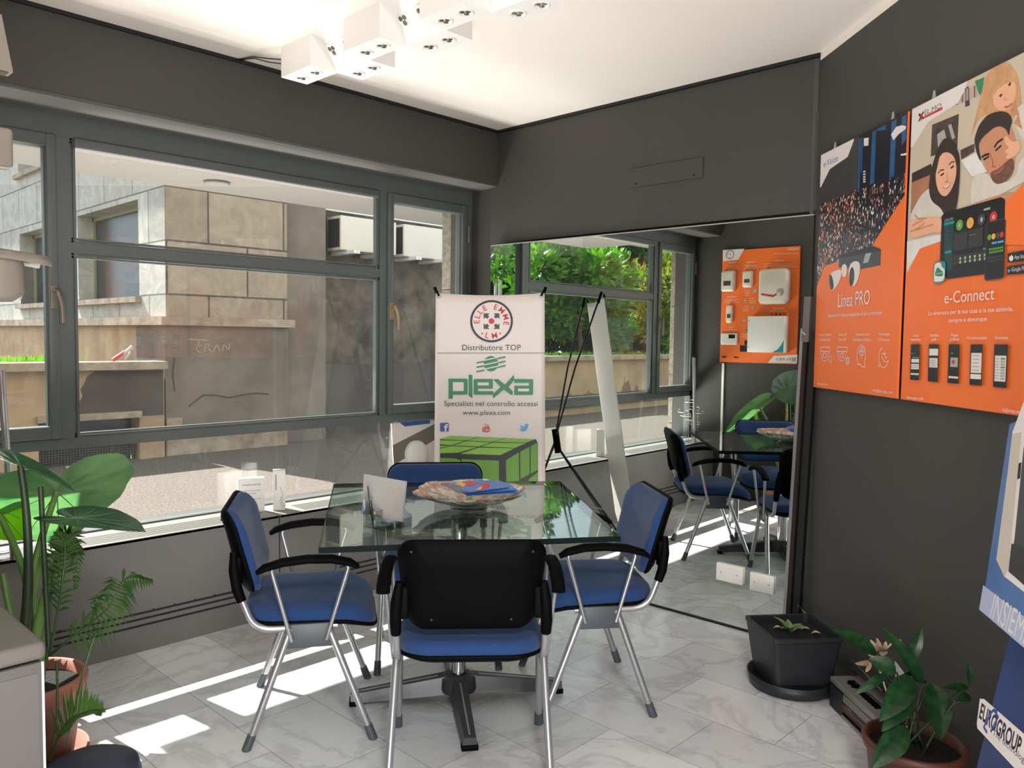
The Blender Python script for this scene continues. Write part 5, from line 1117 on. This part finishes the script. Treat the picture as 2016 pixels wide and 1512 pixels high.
# ---------------------------------------------------------------- white X banner
TLb, TRb = at_depth(861, 577, 4.31), at_depth(1075, 577, 4.31); BLb, BRb = at_depth(858, 905, 4.225), at_depth(1073, 905, 4.225)
dn = (BLb + BRb - TLb - TRb) / 2; scl = (1.62 - .05) / (-dn.z); org = TLb + dn * scl
Mb = panel_matrix(org, TRb - TLb, -dn); hgt = dn.length * scl; wid = (TRb - TLb).length
t = thing('stand_banner', 'tall white cloth banner with green lettering on a black folding stand', 'banner', M=Mb)
k = MB().grid(lambda u, v: (u * wid, .012 * math.sin(math.pi * u) * (v - .5) ** 2, hgt * v - (.012 * math.sin(math.pi * u) * v ** 8)), 24, 30); k.build('cloth', 'print_white', t, mod=solid(.0015, 1))
pr = Print(t, panel_px(Mb)); pr.y = -.0035
def zb(a, b): return (850 + a / 3.78, 560 + b / 3.78)
iv = Mb.inverted(); hub = iv @ Vector((-.345, -.31, .775))
k = MB(); k.tube([hub - Vector((0, 0, .09)), hub + Vector((0, 0, .06))], .022, 10); hb = k.build('hub', 'black_plastic', t)
for s in (0, 1):
    tip = Vector((s * wid + (.008 if s else -.008), .01, hgt + .035)); MB().tube([hub + Vector(((s - .5) * .03, 0, .02)), hub * .5 + tip * .5 + Vector((0, .02, 0)), tip], .006, 8).build('pole', 'black_gloss', t)
    MB().tube([tip + (hub - tip).normalized() * .07, tip], .0085, 8).build('pole_tip', 'black_plastic', t)
    lo_ = Vector((s * wid, .012, .02)); MB().tube([hub - Vector((0, 0, .05)), lo_], .007, 8).build('lower_pole', 'black_gloss', t)
    MB().lathe([(.006, 0), (.011, 0), (.011, .003), (.006, .003)], 16).build('eyelet', 'silver_tube', t).matrix_basis = Matrix.Translation((s * (wid - .036) + .018, -.003, hgt - .016)) @ Matrix.Rotation(R(90), 4, 'X')
    k = MB(); k.tube([Vector((s * (wid - .036) + .018, -.006, hgt - .016)), Vector((s * wid, -.004, hgt + .02))], .0055, 8).build('hook', 'black_plastic', t)
rear = iv @ Vector((-.12, -.13, .0)); MB().tube([hub, rear], .008, 8).build('rear_leg', 'black_gloss', t)
MB().tube([hub * .55 + rear * .45, hub * .4 + Vector((wid, .012, .02)) * .6], .003, 6).build('brace', 'silver_tube', t)
c0 = pr.P(*zb(445, 274)); Rr = wid * 157 / 802
def cyc(r_): return [(c0[0] + r_ * math.cos(2 * math.pi * i / 48), c0[1] + r_ * math.sin(2 * math.pi * i / 48)) for i in range(48)]
Pn = pr.P; pr.P = lambda x, y: (x, y)
pr.poly(cyc(Rr), mat('print_ink', (24, 22, 38), .4), 'logo_ring'); pr.poly(cyc(Rr * .90), 'print_white', 'logo_ring'); pr.poly(cyc(Rr * .135), 'print_red', 'logo_ring')
for sx in (-1, 1):
    for sz in (-1, 1):
        f = lambda a, b: (c0[0] + sx * Rr * a, c0[1] + sz * Rr * b)
        pr.poly([f(.37, .37), f(.09, .37), f(.17, .29), f(.11, .21), f(.20, .11), f(.29, .18), f(.37, .10)], 'print_grey', 'logo_arrow')
pr.arc_text(c0[0], c0[1], Rr * .57, R(150), 'ELLE', Rr * .26, 'print_red', bold=.012)
pr.arc_text(c0[0], c0[1], Rr * .57, R(32), 'EMME', Rr * .26, 'print_red', bold=.012)
pr.arc_text(c0[0], c0[1], Rr * .56, R(270), 'LM', Rr * .27, 'print_red', flip=True, bold=.012)
pr.P = Pn
for q in ((376, 366), (510, 366)): pr.ell(*zb(*q), .005, .005, 'print_red', 'logo_dot')
pr.text([('Distributore TOP', zb(227, 490), zb(663, 490), .030)], 'print_black'); pr.strokes([[zb(42, 511), zb(845, 511)]], .0025, 'print_grey', 'divider')
c1 = zb(441, 590); pr.ell(*c1, .039, .041, 'print_green', 'logo_globe')
for y in (582, 613, 645):
    pr.strokes([[zb(338, y), zb(545, y - 44)]], .0105, 'print_white', 'logo_stripe') if 0 else None
for y in (578, 611, 643): pr.strokes([[zb(336, y + 6), zb(390, y - 5)], [zb(488, y - 26), zb(546, y - 38)]], .0075, 'print_green', 'logo_stripe')
for y in (592, 624, 558): pr.strokes([[zb(385, y + 12 - 4), zb(500, y - 12 - 4)]], .0055, 'print_white', 'logo_stripe')
G = [[(125, 702), (262, 702), (268, 710), (268, 812), (262, 820), (158, 820), (158, 850), (125, 850)], [(275, 670), (303, 676), (303, 850), (275, 826)], [(312, 712), (318, 704), (455, 704), (455, 775), (345, 775), (345, 795), (458, 795), (458, 820), (318, 820), (312, 812)],
     [(458, 708), (492, 704), (545, 745), (612, 672), (614, 712), (572, 762), (603, 796), (603, 822), (590, 822), (536, 782), (456, 850), (454, 816), (512, 762)], [(614, 704), (750, 706), (755, 712), (754, 818), (748, 822), (614, 822), (614, 754), (724, 754), (724, 733), (614, 733)]]
Wt = [[(158, 728), (238, 728), (238, 794), (158, 794)], [(342, 730), (425, 730), (425, 752), (342, 752)], [(642, 776), (724, 776), (724, 796), (642, 796)]]
for g_ in G: pr.poly([zb(*q) for q in g_], 'print_green', 'logo_letter')
pr.polys([[zb(*q) for q in g_] for g_ in Wt], 'print_white', 'logo_letter')
pr.text([('Specialisti nel controllo accessi', zb(92, 903), zb(788, 905), .026), ('www.plexa.com', zb(230, 970), zb(583, 970), .024)], 'print_black')
pr.poly([zb(*q) for q in rrect(62, 1030, 127, 1094, 8)], 'print_fb', 'social_icon'); pr.text([('f', zb(92, 1092), zb(122, 1092), .036, .03)], 'print_white')
pr.text([('You', zb(387, 1058), zb(424, 1058), .018)], 'print_red'); pr.poly([zb(*q) for q in rrect(378, 1061, 432, 1097, 8)], 'print_red', 'social_icon'); pr.text([('Tube', zb(384, 1092), zb(427, 1092), .018)], 'print_white')
pr.poly([zb(*q) for q in [(652, 1078), (672, 1082), (658, 1066), (668, 1066), (656, 1046), (690, 1058), (694, 1040), (708, 1036), (724, 1050), (716, 1056), (710, 1076), (690, 1092), (665, 1090)]], 'print_sky', 'social_icon')
# green cube picture
pr.poly([zb(*q) for q in [(62, 1150), (140, 1127), (775, 1152), (790, 1180), (790, 1480), (62, 1480)]], mat('print_cube_line', (26, 34, 26), .4), 'cube_print')
top_l = [[(64, 1148), (140, 1128), (350, 1136), (252, 1160), (70, 1153)], [(360, 1137), (548, 1143), (448, 1172), (262, 1161)], [(558, 1144), (770, 1152), (700, 1178), (462, 1170)], [(64, 1160), (245, 1164), (150, 1196), (64, 1190)], [(256, 1166), (442, 1176), (350, 1206), (165, 1198)], [(456, 1177), (700, 1182), (620, 1216), (366, 1206)], [(64, 1202), (140, 1200), (64, 1215)], [(64, 1222), (150, 1203), (338, 1212), (195, 1252), (64, 1256)], [(352, 1214), (615, 1220), (510, 1270), (212, 1260)]]
pr.polys([[zb(*q) for q in l] for l in top_l], 'print_lime', 'cube_print')
pr.polys([[zb(*q) for q in l] for l in ([(64, 1290), (180, 1296), (215, 1310), (215, 1470), (64, 1470)], [(222, 1300), (500, 1312), (500, 1470), (222, 1470)], [(552, 1308), (648, 1250), (650, 1460), (556, 1470)], [(658, 1245), (728, 1208), (728, 1410), (660, 1448)], [(736, 1204), (788, 1174), (788, 1380), (736, 1408)], [(720, 1452), (788, 1396), (788, 1470), (720, 1470)])], 'print_lime_dark', 'cube_print')

# ---------------------------------------------------------------- product board on the left wall (seen in the mirror)
yB0, zB0 = -.735, 1.212; WB, HB = .70, .985
Mg = panel_matrix(Vector((-3.03, yB0, zB0)), (0, 1, 0))
t = thing('product_board', 'orange display board with white alarm devices on the left wall, seen in the mirror', 'display board', M=Mg)
MB().box(0, WB, 0, .018, 0, HB).build('board', 'orange', t)
def pm6(a, b):
    q = in_mirror(1200 + a / 3.78, 450 + b / 3.78, 0, -3.03); return (q.y - yB0, q.z - zB0)
pr = Print(t, pm6); pr.y = -.0003
pr.poly([(843, 160), (1003, 150), (958, 232), (845, 243)], 'print_white', 'corner_tab') ; pr.poly([(1180, 998), (1222, 948), (1398, 938), (1396, 1003)], 'print_white', 'corner_tab')
c2 = pm6(897, 193)
for r_, m_ in ((.040, 'print_ink'), (.035, 'print_white'), (.006, 'print_red')): pr.ell(897, 193, r_, r_, m_, 'logo_ring')
pr.arc_text(c2[0], c2[1], .021, R(150), 'ELLE', .011, 'print_red', bold=.012); pr.arc_text(c2[0], c2[1], .021, R(32), 'EMME', .011, 'print_red', bold=.012); pr.arc_text(c2[0], c2[1], .021, R(270), 'LM', .011, 'print_red', flip=True, bold=.012)
pr.text([('PREGIO', (1407, 162), (1325, 160), .022), ('Il sistema antintrusione per tutti', (1405, 188), (1225, 190), .010), ('LEDA485', (1293, 245), (1228, 246), .014), ('GEKO485', (1082, 254), (1022, 256), .014), ('TRIAL485', (942, 258), (886, 260), .014), ('STRIKE485', (945, 513), (875, 515), .013), ('AURA', (920, 742), (885, 742), .014), ('PREGIO1000', (1300, 600), (1213, 602), .013), ('WIRELESS', (1050, 465), (1000, 466), .010), ('MAGNETI', (1082, 522), (1042, 524), .010), ('SMOKE', (1040, 582), (1008, 583), .010), ('SENSOR', (1058, 668), (1036, 668), .010)], 'print_white')
rows = []
for x0_, x1_, y_, n_ in ((1145, 1390, 262, 4), (1005, 1108, 272, 4), (865, 968, 276, 4), (850, 965, 528, 4), (848, 960, 752, 1), (972, 1058, 782, 4), (1170, 1345, 612, 1), (1005, 1045, 476, 3), (1035, 1092, 534, 3), (985, 1040, 592, 3)):
    for i in range(n_):
        c_ = .12 * (x1_ - x0_) * (i % 2 + (i == n_ - 1)); yy = y_ + i * 10; rows.append([(x0_ + c_, yy), (x1_ - c_, yy), (x1_ - c_, yy + 3), (x0_ + c_, yy + 3)])
pr.polys(rows, mat('print_peach', (240, 190, 160), .4), 'small_print')
pr.text([('EL.MO.', (1350, 980), (1232, 982), .020)], 'print_grey'); pr.strokes([[(1372, 962), (1372, 988)], [(1360, 975), (1386, 972)]], .005, 'print_red'); pr.strokes([[(1358, 962), (1364, 968)], [(1386, 960), (1380, 968)], [(1358, 990), (1365, 982)], [(1386, 988), (1380, 980)]], .006, 'print_black')
pr.polys([[(972, 868), (1056, 872), (1056, 918), (970, 915)], [(1005, 832), (1060, 834), (1060, 868), (1005, 866)]], 'print_black', 'keypad_print')
pr.polys([[(838, 948), (870, 950), (870, 962), (838, 960)], [(925, 952), (962, 955), (962, 963), (925, 962)]], 'print_black', 'small_print')
pr.poly([(1012, 752), (1045, 732), (1062, 735), (1062, 768), (1014, 766)], 'print_teal', 'teal_print')
for i, m_ in enumerate(('print_ok', 'print_red', 'print_grey', 'print_grey', 'print_red', 'print_amber')): pr.ell(1180 + i * 30, 638, .011, .011, m_, 'round_icon')
for (a, b_) in ((1072, 470), (1088, 462), (1012, 535), (1066, 590), (1002, 685)): pr.ell(a, b_, .012, .016, 'print_lgrey', 'accessory_print')
def dev(name, a0, b0, a1, b1, depth, m_='cream_plastic', r_=.02):
    q = [pm6(a0, b0), pm6(a1, b1)]; xc = (q[0][0] + q[1][0]) / 2; zc = (q[0][1] + q[1][1]) / 2; a_ = abs(q[1][0] - q[0][0]) / 2; b_ = abs(q[1][1] - q[0][1]) / 2
    o = pad(MB(), a_, b_, r_, [(.006, 0), (0, .004), (0, depth * .7), (.006, depth * .92), (.015, depth)], lambda x, y, z: (xc + x, -z, zc + y)).build(name, m_, t); return o, xc, zc, a_, b_
o, xc, zc, a_, b_ = dev('siren', 1140, 308, 1345, 562, .085, r_=.035)
for i in range(9): MB().tube([(xc - a_ * .75, -.0855, zc + b_ * (.78 - i * .085)), (xc + a_ * .1, -.0865, zc + b_ * (.80 - i * .085)), (xc + a_ * .8, -.0855, zc + b_ * (.66 - i * .085))], .0016, 5).build('rib', 'cream_plastic', o)
MB().prism([(xc - a_ * .55, zc - b_ * .25), (xc - a_ * .1, zc - b_ * .50), (xc + a_ * .75, zc - b_ * .38), (xc + a_ * .75, zc - b_ * .48), (xc - a_ * .1, zc - b_ * .62), (xc - a_ * .6, zc - b_ * .36)], -.0875, -.084).build('red_chevron', 'print_red', o)
MB().lathe([(0, 0), (.035, 0), (.03, .012), (0, .016)], 20).build('flasher', 'print_lgrey', o).matrix_basis = Matrix.Translation((xc - a_ * .55, -.08, zc - b_ * .35)) @ Matrix.Rotation(R(90), 4, 'X')
for nm, c in (('motion_detector', (848, 318, 940, 468, .05)), ('motion_detector', (1003, 318, 1072, 438, .04)), ('contact_sensor', (878, 570, 920, 703, .03))):
    o, xc, zc, a_, b_ = dev(nm, *c, r_=.018); MB().box(xc - a_ * .55, xc + a_ * .55, -c[4] - .002, -c[4] + .004, zc - b_ * .45, zc + b_ * .0).build('lens_window', 'lamp_hole', o)
o, xc, zc, a_, b_ = dev('keypad', 835, 778, 955, 866, .022, 'white_plastic', .006); MB().box(xc - a_ * .75, xc - a_ * .0, -.024, -.02, zc + b_ * .1, zc + b_ * .75).build('screen', 'black_gloss', o)
q0_, q1_ = pm6(1062, 655), pm6(1326, 925)
xa, xb_ = sorted((q0_[0], q1_[0])); za, zb_ = sorted((q0_[1], q1_[1]))
bx = MB().box(xa, xb_, -.085, 0, za, zb_, .004).build('control_box', 'white_plastic', t)
MB().prism([(xa + .002, za + .002), (xa + .10, za + .002), (xa + .05, za + .03), (xa + .02, za + .07), (xa + .002, za + .11)], -.0862, -.084).build('teal_corner', 'print_teal', bx)
for zz in (za + .04, zb_ - .04): MB().box(xb_ - .016, xb_ - .010, -.0865, -.084, zz, zz + .008).build('screw', 'print_grey', bx)

# ---------------------------------------------------------------- blue banner at the right edge
B0, T0 = at_depth(1880, 1512, 1.72), at_depth(1996, 790, 1.79)
e_ = T0 - B0; foot_ = B0 - e_ * (B0.z / e_.z); ht = e_.length / e_.z * 1.93
Mu = panel_matrix(foot_ + Vector((0, 0, .0)), (-.829, -.559, 0), e_)
t = thing('display_banner', 'leaning blue banner with white slogan at the right edge of the picture', 'banner', M=Mu)
mat('banner_blue', (34, 62, 118), .35, rgb2=(16, 30, 70), scale=3.2); mat('banner_light', (96, 126, 170), .35, rgb2=(60, 96, 150), scale=3)
MB().box(0, .85, 0, .003, .02, ht).build('sheet', 'banner_blue', t); MB().box(-.01, .86, -.02, .03, .006, .036, .004).build('foot_rail', 'dark_steel', t)
pr = Print(t, panel_px(Mu)); pr.y = -.0003
pr.poly([(1988, 835), (2080, 800), (2080, 1260), (1940, 1155)], 'banner_light', 'pale_sky'); 
pr.poly([(1936, 1152), (2080, 1262), (2080, 1330), (1928, 1200)], mat('banner_band', (168, 178, 204), .35), 'slogan_band')
pr.poly([(1994, 850), (2020, 780), (2060, 760), (2060, 1200), (1978, 1135), (1963, 1102)], 'print_white', 'machine_print'); pr.poly([(1962, 1102), (1994, 855), (2012, 850), (1986, 1120), (1978, 1136)], mat('print_beige', (196, 184, 170), .4), 'machine_print')
pr.poly([(1998, 1060), (2016, 880), (2070, 860), (2070, 1190), (1988, 1125)], 'print_grey', 'machine_print'); pr.poly([(2006, 912), (2012, 910), (2009, 942), (2003, 944)], 'print_black', 'machine_print')
pr.poly([(1992, 1070), (2060, 1090), (2060, 1190), (1986, 1125)], 'print_panel', 'machine_print')
pr.text([('INSIEME A VOI', (1949, 1214), (2100, 1335), .052)], 'print_white')
pr.poly([(1930, 1376), (1938, 1376), (2080, 1500), (2080, 1600), (1925, 1434), (1924, 1424)], 'print_white', 'logo_plate')
pr.text([('EUROGROUP', (1928, 1412), (2008, 1486), .030, .03), ('The technology of control', (1955, 1446), (2075, 1556), .012)], 'print_ink')
pr.strokes([[(1944, 1442), (1938, 1432), (1950, 1405), (1958, 1398), (1964, 1402)], [(1958, 1398), (1966, 1412), (1952, 1440)]], .006, 'print_fb', 'logo_swoosh')
